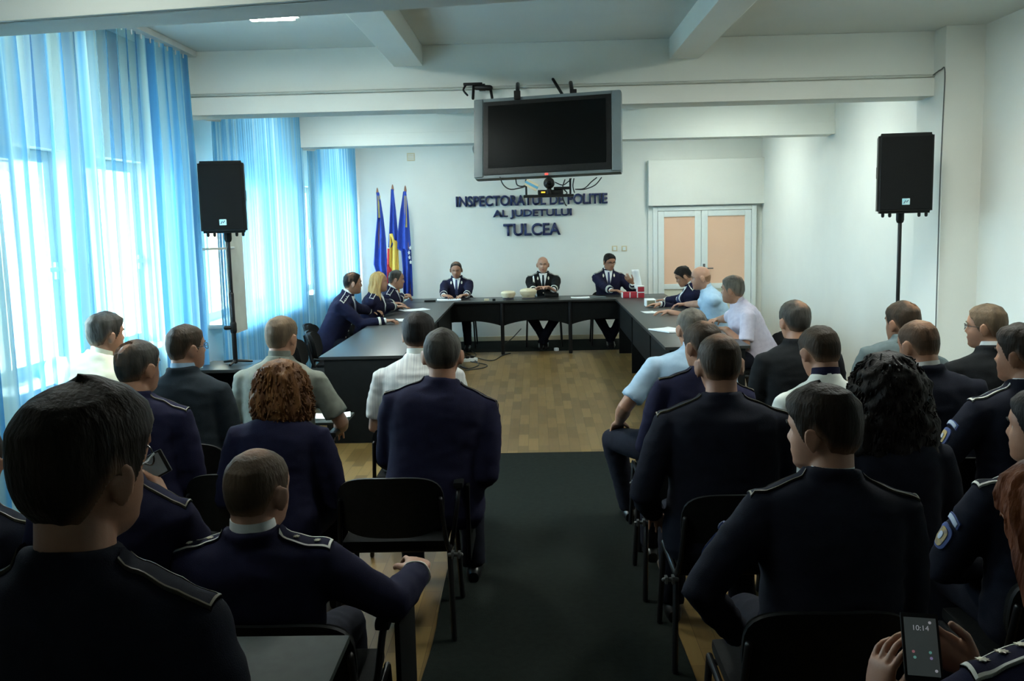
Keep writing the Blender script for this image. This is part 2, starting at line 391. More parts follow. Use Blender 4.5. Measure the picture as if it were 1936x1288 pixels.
for (y0, y1, z), lab in zip(((2.2, 7.74, CZ), (8.06, 11.19, CZ), (11.52, 14.66, CZ)), ('pale curtain rail at ceiling over the striped curtain', 'pale curtain rail over the middle blue curtain', 'pale curtain rail over the far blue curtain')):
    bm = B(); box(bm, (-2.76, y0, z - .045), (-2.66, y1, z - .001), .006)
    for k in range(int((y1 - y0) / .16)): tube(bm, [(-2.71, y0 + .1 + k * .16, z - .045), (-2.71, y0 + .1 + k * .16, z - .075)], .006, 6)
    tag(obj('curtain_rail', bm, 'sill'), lab, 'curtain rail')
# small front returns of the rails by the pillars
for y, lab in ((8.08, 'short pale rail end by the pillar above the left loudspeaker'), (11.54, 'short pale rail end by the far left pillar')):
    bm = B(); tube(bm, [(-2.84, y, BZ + .02), (-2.62, y, BZ + .0)], .018, 8); tag(obj('rail_bracket', bm, 'sill'), lab, 'bracket')
# pale board beside the far curtain, behind the left speaker
bm = B(); z0 = atY(441, 628, 8.4).z; z1 = atY(441, 440, 8.4).z + .12
box(bm, (-2.665, 8.18, z0), (-2.64, 8.60, z1), .006); bd = obj('wall_board', bm, 'conduit')
k = B(); tube(k, [(-2.84, 7.95, z1 - .25), (-2.62, 8.06, z1 - .25), (-2.63, 8.3, z1 - .25)], .010, 8); obj('hook', k, 'sill', bd)
tag(bd, 'tall narrow pale board behind the left loudspeaker pole', 'board')
# lamps
def lamp(x, y, label, dm='lamp_diffuser'):
    bm = B(); box(bm, (x - .17, y - .63, CZ - .07), (x + .17, y + .63, CZ - .001), .01); o = obj('ceiling_lamp', bm, 'white_pvc')
    bm = B(); box(bm, (x - .14, y - .6, CZ - .085), (x + .14, y + .6, CZ - .069), .006); obj('diffuser', bm, dm, o)
    tag(o, label, 'ceiling lamp')
lamp(-1.65, 5.70, 'lit fluorescent ceiling lamp in the nearest bay on the window side', 'lamp_diffuser_bright')
lamp(1.9, 5.3, 'lit fluorescent ceiling lamp in the nearest bay beside the right wall', 'lamp_diffuser_bright')
lamp(-1.75, 2.9, 'unseen fluorescent lamp added above the rear rows to brighten the nearest beam', 'lamp_diffuser_added')  # added lamp out of view, brightens the face of the nearest beam
lamp(-1.9, 9.75, 'fluorescent ceiling lamp hidden behind the middle beam, window side')
lamp(2.25, 9.75, 'fluorescent ceiling lamp hidden behind the middle beam, right wall side')
lamp(-1.9, 13.0, 'fluorescent ceiling lamp over the head table, window side')
lamp(2.25, 13.0, 'fluorescent ceiling lamp over the head table near the door')
# carpets
def carpet(name, x0, x1, y0, y1, m, label, wob=.02, th=.006):
    bm = B(); n = 40; A = []; Cc = []
    for i in range(n + 1):
        y = y0 + (y1 - y0) * i / n
        A.append((x0 + wob * noise.noise((y * 1.1, 5, 0)), y)); Cc.append((x1 + wob * noise.noise((y * 1.1, 9, 0)), y))
    vt = [[bm.verts.new((x, y, z)) for x, y in L_] for L_ in (A, Cc) for z in (th,)]
    vb = [[bm.verts.new((x, y, .0005)) for x, y in L_] for L_ in (A, Cc)]
    for i in range(n):
        bm.faces.new((vt[0][i], vt[1][i], vt[1][i + 1], vt[0][i + 1])); bm.faces.new((vb[0][i], vb[0][i + 1], vb[1][i + 1], vb[1][i]))
        bm.faces.new((vt[0][i], vt[0][i + 1], vb[0][i + 1], vb[0][i])); bm.faces.new((vt[1][i], vb[1][i], vb[1][i + 1], vt[1][i + 1]))
    bm.faces.new((vt[0][0], vb[0][0], vb[1][0], vt[1][0])); bm.faces.new((vt[0][n], vt[1][n], vb[1][n], vb[0][n]))
    return tag(obj(name, bm, m, smooth=False), label, 'carpet')
carpet('carpet_runner', -.50, .615, 1.96, 7.46, 'runner_dark', 'dark grey carpet runner down the aisle between the two seating blocks')
carpet('carpet_runner', .665, 1.2, 5.6, 7.1, 'runner_dark', 'dark flat strip under the front row beside the aisle runner', .01, .004)  # thin dark sheet on the floor under the front row
carpet('rug', -2.2, 1.75, 13.42, 14.62, 'rug_dark', 'dark carpet under the head table along the back wall', .01)
# outdoors
struct('ground_outside', box(B(), (-40, -20, -.6), (WL - TW - .02, 40, -.4)), 'asphalt')
bm = B(); box(bm, (WL - TW - .55, -3, 2.30), (WL - TW - .02, 16, 2.46)); struct('trim_4', bm, 'facade')
bm = B(); box(bm, (-14, -10, -.4), (-12.5, 34, 1.6)); struct('wall_outside', bm, 'facade')
# ================================================================== wall lettering
def lettering(txt, pxl, pxr, pyt, pyb, label):
    a = atY(pxl, (pyt + pyb) / 2, WB - .03)
    zt, zb = a.z + .0, 0
    cu = bpy.data.curves.new('t', 'FONT'); cu.body = txt; cu.size = 1; cu.extrude = .0; cu.offset = .028
    to = bpy.data.objects.new('t', cu); COL.objects.link(to)
    me = bpy.data.meshes.new_from_object(to.evaluated_get(bpy.context.evaluated_depsgraph_get()))
    bpy.data.objects.remove(to); 
    bm = B(); bm.from_mesh(me)
    xs = [v.co.x for v in bm.verts]; ysv = [v.co.y for v in bm.verts]
    return bm, min(xs), max(xs), min(ysv), max(ysv)
for txt, x0, x1, z0, z1, lab in (('INSPECTORATUL DE POLITIE', -1.19, 1.12, 2.075, 2.235, 'top line of raised navy lettering on the back wall under the television'),
                                 ('AL JUDETULUI', -.63, .575, 1.875, 2.015, 'middle line of raised navy lettering on the back wall'),
                                 ('TULCEA', -.475, .40, 1.615, 1.805, 'bottom line of largest raised navy lettering on the back wall')):
    bm, a, b, c, d_ = lettering(txt, 0, 0, 0, 0, '')
    for v in bm.verts: v.co = Vector((x0 + (v.co.x - a) / (b - a) * (x1 - x0), WB - .035, z0 + (v.co.y - c) / (d_ - c) * (z1 - z0)))
    r = bmesh.ops.extrude_face_region(bm, geom=list(bm.faces))
    for v in [g for g in r['geom'] if isinstance(g, bmesh.types.BMVert)]: v.co.y = WB - .001
    tag(obj('wall_lettering', bm, 'letter_navy', smooth=False), lab, 'sign')
# switches and vent
for px, lab in ((1162, 'pale light switch on the back wall, the one farther from the door'), (1180, 'pale light switch on the back wall, the one nearer the door')):
    p = atY(px, 470, WB); o = obj('light_switch', box(B(), (p.x - .042, WB - .012, p.z - .042), (p.x + .042, WB - .0005, p.z + .042), .006), 'cream')
    obj('rocker', box(B(), (p.x - .022, WB - .018, p.z - .026), (p.x + .022, WB - .0115, p.z + .026), .004), 'white_pvc', o); tag(o, lab, 'light switch', 'switches by the door')
p = atY(777, 297, WB); o = obj('wall_vent', box(B(), (p.x - .06, WB - .015, p.z - .06), (p.x + .06, WB - .0005, p.z + .06), .008), 'cream')
k = B(); [box(k, (p.x - .045, WB - .021, p.z - .04 + i * .022), (p.x + .045, WB - .0145, p.z - .03 + i * .022)) for i in range(4)]; obj('vent_slat', k, 'sill', o, False)
tag(o, 'small square pale vent cover high on the back wall above the flags', 'vent')
# ================================================================== television
tvc = atY(1035, 258, 7.25)
tv = empty('television', tvc)
tv.rotation_euler = (math.radians(-10), math.radians(-1.0), math.radians(-11)); bpy.context.view_layer.update()
W2, H2, SWD = .55, .305, .085
bm = B()
box(bm, (-W2, -.04, -H2), (W2, .05, H2), .012); obj('casing', bm, 'silver_plastic', tv)
bm = B(); box(bm, (-W2 + SWD - .015, -.048, -H2 + .025), (W2 - SWD + .015, -.038, H2 - .028), .004); obj('bezel', bm, 'black_plastic', tv)
bm = B(); box(bm, (-W2 + SWD + .02, -.051, -H2 + .075), (W2 - SWD - .02, -.0475, H2 - .06), .002); obj('screen', bm, 'screen_glass', tv)
for s in (-1, 1):
    bm = B(); box(bm, (s * (W2 - SWD + .02), -.05, -H2 + .01), (s * (W2 + .006), .03, H2 - .006), .012); obj('speaker_panel', bm, 'silver_plastic', tv)
bm = B(); box(bm, (-W2 * .7, .05, -H2 * .7), (W2 * .7, .11, H2 * .7), .02); obj('back_cover', bm, 'black_plastic', tv)
bm = B(); box(bm, (-.012, -.053, -H2 + .004), (.012, -.045, -H2 + .018), .003); obj('status_light', bm, 'red_led', tv)
bm = B(); tube(bm, curve_pts([(-W2 + .01, -.01, -.02), (-W2 - .02, .0, -.05), (-W2 - .015, 0, -.09), (-W2 + .005, 0, -.11)]), .008, 8); obj('side_handle', bm, 'silver_plastic', tv)
tag(tv, 'large silver flat television with black screen hung from the ceiling beam', 'television')
# mount
bm = B()
for x in (-.22, .20): tube(bm, [(tvc.x + x, 7.76, 2.93), (tvc.x + x, 7.60, 2.86), (tvc.x + x, 7.36, tvc.z + .12)], .016, 8)
tube(bm, [(tvc.x + .06, 7.76, 2.96), (tvc.x + .14, 7.5, 2.78)], .012, 8)
for x in (-.22, .20): box(bm, (tvc.x + x - .025, 7.28, tvc.z + .28), (tvc.x + x + .025, 7.33, tvc.z + .345), .006)
box(bm, (tvc.x - .3, 7.33, tvc.z - .12), (tvc.x + .3, 7.37, tvc.z + .14), .004)
mo = obj('television_mount', bm, 'black_metal'); tag(mo, 'dark metal bracket arms holding the television to the beam', 'bracket')
# projector bracket at the upper left of the television
q = atY(905, 165, 7.66)
bm = B()
box(bm, (q.x - .12, 7.64, q.z + .015), (q.x + .03, 7.68, q.z + .035), .004)
tube(bm, [(q.x - .02, 7.66, q.z), (q.x + .09, 7.64, q.z - .01)], .022, 10)
tube(bm, [(q.x - .04, 7.66, q.z + .01), (q.x - .045, 7.62, q.z - .09)], .011, 8); tube(bm, [(q.x + .09, 7.66, q.z), (q.x + .105, 7.62, q.z - .09)], .011, 8)
tube(bm, curve_pts([(q.x - .10, 7.66, q.z + .02), (q.x - .12, 7.65, q.z - .02), (q.x - .09, 7.65, q.z - .06)]), .008, 8)
box(bm, (q.x + .0, 7.68, q.z - .02), (q.x + .05, 7.745, q.z + .03), .004)
o = obj('camera_bracket', bm, 'black_metal'); tag(o, 'small black clamp bracket on the beam above the television left corner', 'bracket')
# shelf with gadgets under the screen
sl = atY(990, 371, 7.25); sr = atY(1084, 366, 7.25)
sh = empty('equipment_shelf', ((sl.x + sr.x) / 2, 7.25, sl.z))
hw = (sr.x - sl.x) / 2
bm = B(); box(bm, (-hw, -.09, -.012), (hw, .09, .006), .004); obj('shelf_board', bm, 'black_plastic', sh)
for x in (-hw + .02, hw - .02, 0):
    bm = B(); tube(bm, [(x, .05, 0), (x, .06, .12)], .008, 8); obj('strut', bm, 'black_metal', sh)
tag(sh, 'small black shelf hanging under the television', 'shelf')
bm = B(); box(bm, (-.10, -.05, 0), (.09, .05, .035), .006); box(bm, (.02, -.06, .035), (.14, .03, .055), .004)
dv = obj('set_top_box', bm, 'black_plastic', loc=(sh.location.x + .02, 7.25, sl.z + .007))
k = B(); box(k, (-.075, -.055, .012), (-.045, -.0495, .022)); obj('indicator', k, 'amber_led', dv, False)
tag(dv, 'black electronic box with amber light on the shelf under the television', 'device')
wc = empty('webcam', (sh.location.x + .005, 7.19, sl.z + .09))
bm = B(); bmesh.ops.create_uvsphere(bm, u_segments=20, v_segments=14, radius=.042); obj('housing', bm, 'black_plastic', wc)
bm = B(); tube(bm, [(0, -.02, 0), (0, -.046, 0)], .018, 14); obj('lens', bm, 'screen_glass', wc)
bm = B(); tube(bm, [(0, .01, -.03), (0, .012, -.075)], [.014, .024], 12); obj('foot', bm, 'black_plastic', wc)
tag(wc, 'round black webcam standing on the shelf under the television', 'webcam')
bm = B(); bmesh.ops.create_cube(bm, size=1, matrix=Matrix.Translation((atY(1005, 350, 7.25))) @ Matrix.Rotation(.5, 4, 'Y') @ Matrix.Diagonal((.10, .07, .05, 1)))
pk = obj('carton', bm, 'cream', smooth=False); 
bm = B(); bmesh.ops.create_cube(bm, size=1, matrix=Matrix.Translation((atY(1005, 350, 7.25))) @ Matrix.Rotation(.5, 4, 'Y') @ Matrix.Diagonal((.104, .074, .018, 1))); obj('carton_band', bm, 'rolled_blue', pk, False)
tag(pk, 'small cream and blue carton tucked under the television left of the webcam', 'carton')
ca = [[(945, 335), (952, 350), (965, 358), (985, 355), (1000, 350)], [(975, 338), (978, 350), (990, 352), (1002, 344)], [(1050, 345), (1064, 350), (1075, 343), (1080, 338)], [(1085, 338), (1083, 352), (1086, 364)],
      [(1137, 336), (1125, 350), (1105, 358), (1088, 358)], [(1068, 340), (1064, 355), (1072, 365), (1064, 372), (1068, 385), (1071, 389)], [(1090, 358), (1105, 356), (1118, 344), (1128, 336)]]
bm = B()
for i, c in enumerate(ca): tube(bm, curve_pts([atY(x, y, 7.22 + .01 * (i % 3)) for x, y in c]), .0045, 6)
o = obj('cable', bm, 'rubber_cable', tv); o.matrix_parent_inverse = tv.matrix_world.inverted()
# ================================================================== loudspeakers
def loudspeaker(tl, br, Y, rz, stand_base, lab, lab2, desk=None):
    a = atY(*tl, Y); b = atY(*br, Y); w = (b.x - a.x); h = a.z - b.z; cx = (a.x + b.x) / 2
    s = empty('loudspeaker', (cx, Y + .14, b.z), rz)
    bm = B(); d = .30
    v = [(-w / 2, -.14, 0), (w / 2, -.14, 0), (w / 2 * .72, d - .14, 0), (-w / 2 * .72, d - .14, 0)]
    lo = [bm.verts.new(p) for p in v]; hi = [bm.verts.new((p[0], p[1], h)) for p in v]
    bm.faces.new(lo); bm.faces.new(hi[::-1])
    for i in range(4): bm.faces.new((lo[i], lo[(i + 1) % 4], hi[(i + 1) % 4], hi[i]))
    bmesh.ops.bevel(bm, geom=list(bm.edges), offset=.018, segments=3, affect='EDGES')
    obj('cabinet', bm, 'black_plastic', s)
    bm = B(); box(bm, (-w / 2 + .022, -.150, .03), (w / 2 - .022, -.136, h - .025), .006); obj('front_grille', bm, 'grille', s)
    bm = B(); box(bm, (-.026, -.156, .062), (.028, -.149, .108), .003); box(bm, (-.018, -.1585, .07), (.02, -.1555, .10)); bd = obj('badge', bm, 'badge', s)
    bm = B(); tube(bm, [(-.014, -.159, .075), (-.003, -.159, .093), (.004, -.159, .08), (.016, -.159, .096)], .003, 6); obj('emblem', bm, 'letter_navy', bd)
    for x in (-w / 2 + .05, -w / 2 + .10, w / 2 - .09, w / 2 - .04):
        bm = B(); tube(bm, [(x, -.10, .005), (x, -.10, -.018)], .012, 8); obj('rubber_foot', bm, 'black_plastic', s)
    bm = B(); tube(bm, [(0, 0, .02), (0, 0, -.05)], .03, 12); obj('pole_socket', bm, 'black_plastic', s)
    for x in (-1, 1):
        bm = B(); box(bm, (x * w * .385 - .006, .0, h * .45), (x * w * .385 + .006, .10, h * .6), .01); obj('carry_handle', bm, 'grille', s)
    tag(s, lab, 'loudspeaker')
    st = empty('speaker_stand', (cx, Y + .14, stand_base))
    zt = b.z - stand_base - .02
    bm = B(); tube(bm, [(0, 0, .02), (0, 0, zt * .55)], .019, 14); obj('lower_pole', bm, 'black_metal', st)
    bm = B(); tube(bm, [(0, 0, zt * .5), (0, 0, zt)], .0145, 14); obj('upper_pole', bm, 'black_metal', st)
    bm = B(); tube(bm, [(0, 0, .27), (0, 0, .33)], .027, 14); c = obj('collar', bm, 'black_plastic', st)
    bm = B(); tube(bm, [(-.02, -.015, .30), (-.055, -.03, .30)], .017, 12); obj('clamp_knob', bm, 'black_plastic', c)
    for k in range(3):
        t = k * 2 * PI / 3 + .5; bm = B()
        if desk: tube(bm, [(0, 0, .03), (.13 * math.cos(t), .13 * math.sin(t), .012)], .011, 8)
        else: tube(bm, [(.02 * math.cos(t), .02 * math.sin(t), .55), (.42 * math.cos(t), .42 * math.sin(t), .02)], .012, 8)
        obj('leg', bm, 'black_metal', st)
    tag(st, lab2, 'stand')
loudspeaker((368, 305), (463, 440), 7.5, .10, .745, 'black loudspeaker on a pole before the blue curtains', 'black pole stand on the small desk by the curtains', True)
loudspeaker((1668, 252), (1767, 402), 7.15, -.12, 0, 'black loudspeaker on a pole beside the white pillar at right', 'black pole stand by the right wall, rising behind the seated men')
# small desk below the left speaker
dk = empty('desk', (-2.47, 7.62, 0))
bm = B(); box(bm, (-.26, -.26, .715), (.17, .26, .742), .006); obj('desktop', bm, 'table_top', dk)
for x in (-.22, .12):
    bm = B(); box(bm, (x - .012, -.22, 0), (x + .012, .22, .715), .003); obj('side_panel', bm, 'black_melamine', dk)
bm = B(); box(bm, (-.208, .10, .30), (.108, .12, .70), .003); obj('modesty_panel', bm, 'black_melamine', dk)
tag(dk, 'small black desk below the left loudspeaker', 'desk')
# ================================================================== flags
def flag(px, py, segs, label, ybase=14.28, lean=0):
    t = atY(px, py, ybase); g = empty('flag', (t.x + lean, ybase, 0)); bx = -lean
    bm = B(); tube(bm, [(0, 0, .03), (bx * .98, 0, t.z - .10)], .014, 10); obj('flag_pole', bm, 'pole_wood', g)
    bm = B(); zt = t.z
    tube(bm, [(bx, 0, zt - .12), (bx, 0, zt - .10), (bx, 0, zt - .07), (bx, 0, zt - .02), (bx, 0, zt)], [.010, .016, .020, .012, .004], 10); obj('finial', bm, 'pole_wood', g)
    bm = B(); tube(bm, [(0, 0, .0), (0, 0, .03)], [.16, .05], 20, round_ends=False); obj('flag_base', bm, 'black_metal', g)
    for nm, m, pts in segs:      # pts: (px, py) outline centre-line rows: y, xl, xr
        bm = B(); rows = []
        for (yy, xl, xr) in pts:
            a = atY(xl, yy, ybase - .02); b = atY(xr, yy, ybase - .02); R = []
            nn = 16
            for i in range(nn + 1):
                u = i / nn; p = a.lerp(b, u)
                R.append((p.x - g.location.x, -.03 + .028 * math.sin(u * 3.2 * PI + yy * .011) * min(1, (yy - py) / 60) + .0, p.z))
            rows.append(R)
        vf = [[bm.verts.new(p) for p in R] for R in rows]
        for i in range(len(vf) - 1):
            for j in range(16): bm.faces.new((vf[i][j], vf[i][j + 1], vf[i + 1][j + 1], vf[i + 1][j]))
        o = obj(nm, bm, m, g); md = o.modifiers.new('solid', 'SOLIDIFY'); md.thickness = .012
    tag(g, label, 'flag'); return g
flag(713, 355, [('flag_cloth', 'flag_blue', [(364, 712, 717), (380, 713, 720), (412, 714, 724), (450, 711, 728), (500, 708, 731), (512, 712, 733), (540, 716, 734)]),
                ('flag_fringe', 'flag_gold', [(370, 714, 719), (385, 715.5, 719), (412, 717, 719)])], 'plain blue flag, leftmost of the three flags on poles')
flag(742, 349, [('blue_stripe', 'flag_blue', [(358, 740, 744), (400, 738, 748), (440, 737, 751), (455, 736.5, 752), (468, 736, 741)]),
                ('yellow_stripe', 'flag_yellow', [(442, 737, 741), (452, 737, 748), (462, 737, 753), (512, 736, 755), (560, 736, 757)]),
                ('red_stripe', 'flag_red', [(470, 733, 737), (500, 732, 737), (560, 732, 759)])], 'blue, yellow and red flag, middle of the three flags on poles')
gf = flag(766, 351, [('flag_cloth', 'flag_blue', [(362, 763, 768), (400, 757, 772), (440, 753, 774), (470, 752.5, 776), (474, 760, 776), (510, 763, 778), (560, 764, 780)]),
                     ('flag_fringe', 'flag_gold', [(370, 765.5, 768), (400, 766, 769), (430, 767, 770)])], 'dark blue flag with white star marks, rightmost of the three flags on poles', lean=.02)
bm = B()
for cx, cy in ((773, 478), (774, 487), (775.5, 469), (776, 496)):
    c = atY(cx, cy, 14.205); R = []
    for i in range(10):
        r = .032 if i % 2 == 0 else .013; t = PI / 2 + i * PI / 5
        R.append((c.x + r * math.cos(t) * .6 - gf.location.x, -.085, c.z + r * math.sin(t)))
    f = bm.faces.new([bm.verts.new(p) for p in R]); e = bmesh.ops.extrude_face_region(bm, geom=[f])
    for v in [x for x in e['geom'] if isinstance(x, bmesh.types.BMVert)]: v.co.y += .07
obj('star', bm, 'white_trim', gf, False)
# ================================================================== conference tables in a U
TZ = .752
ht = empty('conference_table', (0, 13.45, 0))
bm = B(); box(bm, (-1.86, -.37, TZ - .028), (1.86, .37, TZ), .005); obj('tabletop', bm, 'table_top', ht)
lx = [-1.42, -.47, .47, 1.42]
for x in lx:
    bm = B(); tube(bm, [(x, -.33, 0.004), (x, -.33, TZ - .03)], .026, 14, round_ends=False); obj('leg', bm, 'black_metal', ht)
for x in (-1.82, 1.82):
    bm = B(); box(bm, (x - .012, -.33, 0), (x + .012, .33, TZ - .028), .003); obj('end_panel', bm, 'black_melamine', ht)
for a, b in ((-1.42, -.47), (-.47, .47), (.47, 1.42)):
    bm = B(); n = 16; F = []
    for y in (-.315, -.297):
        top = [bm.verts.new((a + (b - a) * i / n, y, TZ - .028)) for i in range(n + 1)]
        bot = [bm.verts.new((a + (b - a) * i / n, y, .395 + .085 * math.sin(PI * i / n) ** .8)) for i in range(n + 1)]
        F.append((top, bot))
        for i in range(n): bm.faces.new((top[i], top[i + 1], bot[i + 1], bot[i]))
    for i in range(n):
        bm.faces.new((F[0][1][i], F[0][1][i + 1], F[1][1][i + 1], F[1][1][i])); bm.faces.new((F[0][0][i], F[0][0][i + 1], F[1][0][i + 1], F[1][0][i]))
    for k in (0, n): bm.faces.new((F[0][0][k], F[0][1][k], F[1][1][k], F[1][0][k]))
    obj('modesty_panel', bm, 'black_melamine', ht)
tag(ht, 'black head table with arched front panels below the lettering', 'table')
def wing(x0, x1, y0, y1, inner, label, solid_end):
    t = empty('conference_table', ((x0 + x1) / 2, (y0 + y1) / 2, 0)); hx = (x1 - x0) / 2; hy = (y1 - y0) / 2
    bm = B(); box(bm, (-hx, -hy, TZ - .028), (hx, hy, TZ), .005); obj('tabletop', bm, 'table_top', t)
    for y in (-hy + .03, -hy * .42, -hy + hy * 1.42 - .3, hy - .04):
        bm = B(); box(bm, (-hx + .04, y - .012, 0.001), (hx - .04, y + .012, TZ - .028), .003); obj('end_panel', bm, 'black_melamine', t)
    xi = inner * (hx - .06)
    for a, b in ((-hy + .05, -hy * .42 - .02), (-hy * .42 + .02, hy * .42 - .32), (hy * .42 - .28, hy - .06)):
        bm = B(); box(bm, (xi - .009, a, .36), (xi + .009, b, TZ - .028), .003); obj('modesty_panel', bm, 'black_melamine', t)
    tag(t, label, 'table'); return t
wing(-1.84, -1.125, 7.9, 13.07, 1, 'long black table along the curtains, left wing of the U', True)
wing(1.095, 1.82, 8.08, 13.07, -1, 'long black table near the right wall, right wing of the U', True)

# ================================================================== chairs
def chair_proto():
    c = empty('conference_chair')
    bm = B()
    box(bm, (-.235, -.20, .405), (.235, .235, .45), .02); obj('seat', bm, 'black_fabric', c)
    # curved padded back inside a plastic rim
    def back(y_off, th, x0, z0, z1, nx=14, nz=10, e=3.4):
        b_ = B(); G = [[], []]
        for s, dy in ((0, 0), (1, th)):
            for j in range(nz + 1):
                row = []
                for i in range(nx + 1):
                    u = -1 + 2 * i / nx; v = -1 + 2 * j / nz
                    m = (abs(u) ** e + abs(v) ** e) ** (1 / e); k = max(abs(u), abs(v)); q = 1 if m == 0 else k / m
                    uu, vv = u * q, v * q
                    z = (z0 + z1) / 2 + vv * (z1 - z0) / 2
                    y = y_off - .05 * (1 - uu * uu) - (z - .44) * .20 - dy
                    row.append(b_.verts.new((uu * x0, y, z)))
                G[s].append(row)
        for s in (0, 1):
            for j in range(nz):
                for i in range(nx): b_.faces.new((G[s][j][i], G[s][j][i + 1], G[s][j + 1][i + 1], G[s][j + 1][i]))
        def edge(L0, L1):
            for i in range(len(L0) - 1): b_.faces.new((L0[i], L0[i + 1], L1[i + 1], L1[i]))
        edge(G[0][0], G[1][0]); edge(G[0][-1], G[1][-1]); edge([r[0] for r in G[0]], [r[0] for r in G[1]]); edge([r[-1] for r in G[0]], [r[-1] for r in G[1]])
        return b_
    obj('backrest', back(-.155, .035, .225, .50, .755), 'black_fabric', c)
    obj('back_shell', back(-.192, .018, .235, .485, .77), 'black_plastic', c)
    for s in (-1, 1):
        bm = B(); tube(bm, [(s * .245, .20, .40), (s * .262, .235, 0.012)], .0125, 10, flat=1.5); obj('leg', bm, 'black_metal', c)
        bm = B(); tube(bm, [(s * .245, -.17, .40), (s * .262, -.255, 0.012)], .0125, 10, flat=1.5); obj('leg', bm, 'black_metal', c)
        bm = B(); tube(bm, curve_pts([(s * .245, .20, .398), (s * .245, 0, .395), (s * .245, -.17, .40), (s * .235, -.225, .47), (s * .228, -.25, .56), (s * .222, -.27, .66)]), .011, 10, flat=1.4); obj('side_rail', bm, 'black_metal', c)
    bm = B(); tube(bm, [(-.245, .17, .395), (.245, .17, .395)], .011, 10); obj('cross_rail', bm, 'black_metal', c)
    bm = B(); tube(bm, [(-.245, -.16, .395), (.245, -.16, .395)], .011, 10); obj('cross_rail', bm, 'black_metal', c)
    return c
def add_row_clamp(c):
    for s in (-1, 1):
        k = B(); tube(k, [(s * .245, -.205, .385), (s * .30, -.205, .385)], .009, 10); box(k, (s * .262 - .006, -.222, .368), (s * .262 + .006, -.188, .402), .003); box(k, (s * .29 - .006, -.220, .370), (s * .29 + .006, -.190, .400), .003)
        obj('row_clamp', k, 'grey_metal', c)
def add_tablet(c, state):
    bm = B(); tube(bm, curve_pts([(.25, -.12, .40), (.275, -.12, .55), (.285, -.06, .655), (.285, .16, .665)]), .011, 8); obj('arm_tube', bm, 'black_metal', c)
    bm = B(); box(bm, (.262, -.10, .655), (.308, .20, .685), .012); obj('arm_pad', bm, 'black_plastic', c)
    bm = B()
    if state == 'folded': box(bm, (.315, -.06, .30), (.333, .28, .66), .008)
    else: box(bm, (-.12, .16, .672), (.31, .46, .690), .03)
    obj('writing_tablet', bm, 'tablet_laminate' if state != 'folded' else 'black_melamine', c)
PROTO = chair_proto(); PROTO_CL = copy_tree(PROTO); add_row_clamp(PROTO_CL)
PROTO_TF = copy_tree(PROTO_CL); add_tablet(PROTO_TF, 'folded')
PROTO_TO = copy_tree(PROTO); add_tablet(PROTO_TO, 'open')
used = set()
def chair(x, y, rz, label, group=None, kind='plain', z=0):
    p = dict(plain=PROTO, clamp=PROTO_CL, folded=PROTO_TF, open=PROTO_TO)[kind]
    if p.name in used: c = copy_tree(p)
    else: c = p; used.add(p.name)
    c.location = (x, y, z); c.rotation_euler = (0, 0, rz)
    tag(c, label, 'chair', group); return c
# ================================================================== people
TEMPS = []
def remesh_later(bm, voxel, smooth=3, fac=.5):
    bmesh.ops.recalc_face_normals(bm, faces=bm.faces)
    me = bpy.data.meshes.new('tmp'); bm.to_mesh(me); bm.free()
    o = bpy.data.objects.new('tmp', me); COL.objects.link(o)
    r = o.modifiers.new('r', 'REMESH'); r.mode = 'VOXEL'; r.voxel_size = voxel
    if smooth:
        s = o.modifiers.new('s', 'SMOOTH'); s.iterations = smooth; s.factor = fac
    TEMPS.append(o); return o
def resolve(dg, o):
    me = bpy.data.meshes.new_from_object(o.evaluated_get(dg)); return me
def interp(tab, z):
    if z <= tab[0][0]: return tab[0][1]
    for (a, va), (b, vb) in zip(tab, tab[1:]):
        if z <= b: return va + (vb - va) * sstep0((z - a) / (b - a))
    return tab[-1][1]
def sstep0(t): return t
YF = [(-.118, .052), (-.112, .072), (-.095, .086), (-.075, .085), (-.06, .090), (-.045, .087), (-.02, .086), (0, .085), (.02, .092), (.05, .090), (.08, .076), (.10, .052), (.112, .024), (.118, .0)]
YB = [(-.118, .0), (-.11, .015), (-.09, .055), (-.06, .078), (-.03, .092), (0, .099), (.03, .100), (.07, .091), (.10, .066), (.112, .034), (.118, .0)]
HW = [(-.118, .018), (-.11, .035), (-.09, .052), (-.06, .064), (-.03, .071), (0, .076), (.02, .078), (.05, .076), (.08, .065), (.10, .046), (.112, .022), (.118, .0)]
G = lambda x, s: math.exp(-(x / s) ** 2)
def head_pt(th, z, face=True):
    c, s = math.cos(th), math.sin(th)       # th=0 : front
    w = interp(HW, z); yy = interp(YF, z) if c > 0 else interp(YB, z)
    x = w * math.copysign(abs(s) ** .92, s); y = yy * math.copysign(abs(c) ** .92, c)
    if face and c > 0:
        ax = abs(x)
        prof = max(0, min(1, (.022 - z) / .05)) if z > -.028 else max(0, 1 - (-.028 - z) / .014)
        y += .026 * G(x, .0125) * prof + .007 * G(ax - .014, .008) * G(z + .031, .010)
        y -= .013 * G(ax - .032, .017) * G(z - .003, .012)
        y += .005 * G(z - .024, .008) * G(ax - .025, .03)
        y += .006 * G(x, .020) * (G(z + .059, .005) + G(z + .071, .006)) - .003 * G(x, .022) * G(z + .065, .003)
        y += .006 * G(x, .02) * G(z + .100, .012) + .004 * G(ax - .045, .02) * G(z + .03, .018)
    return Vector((x, y, z))
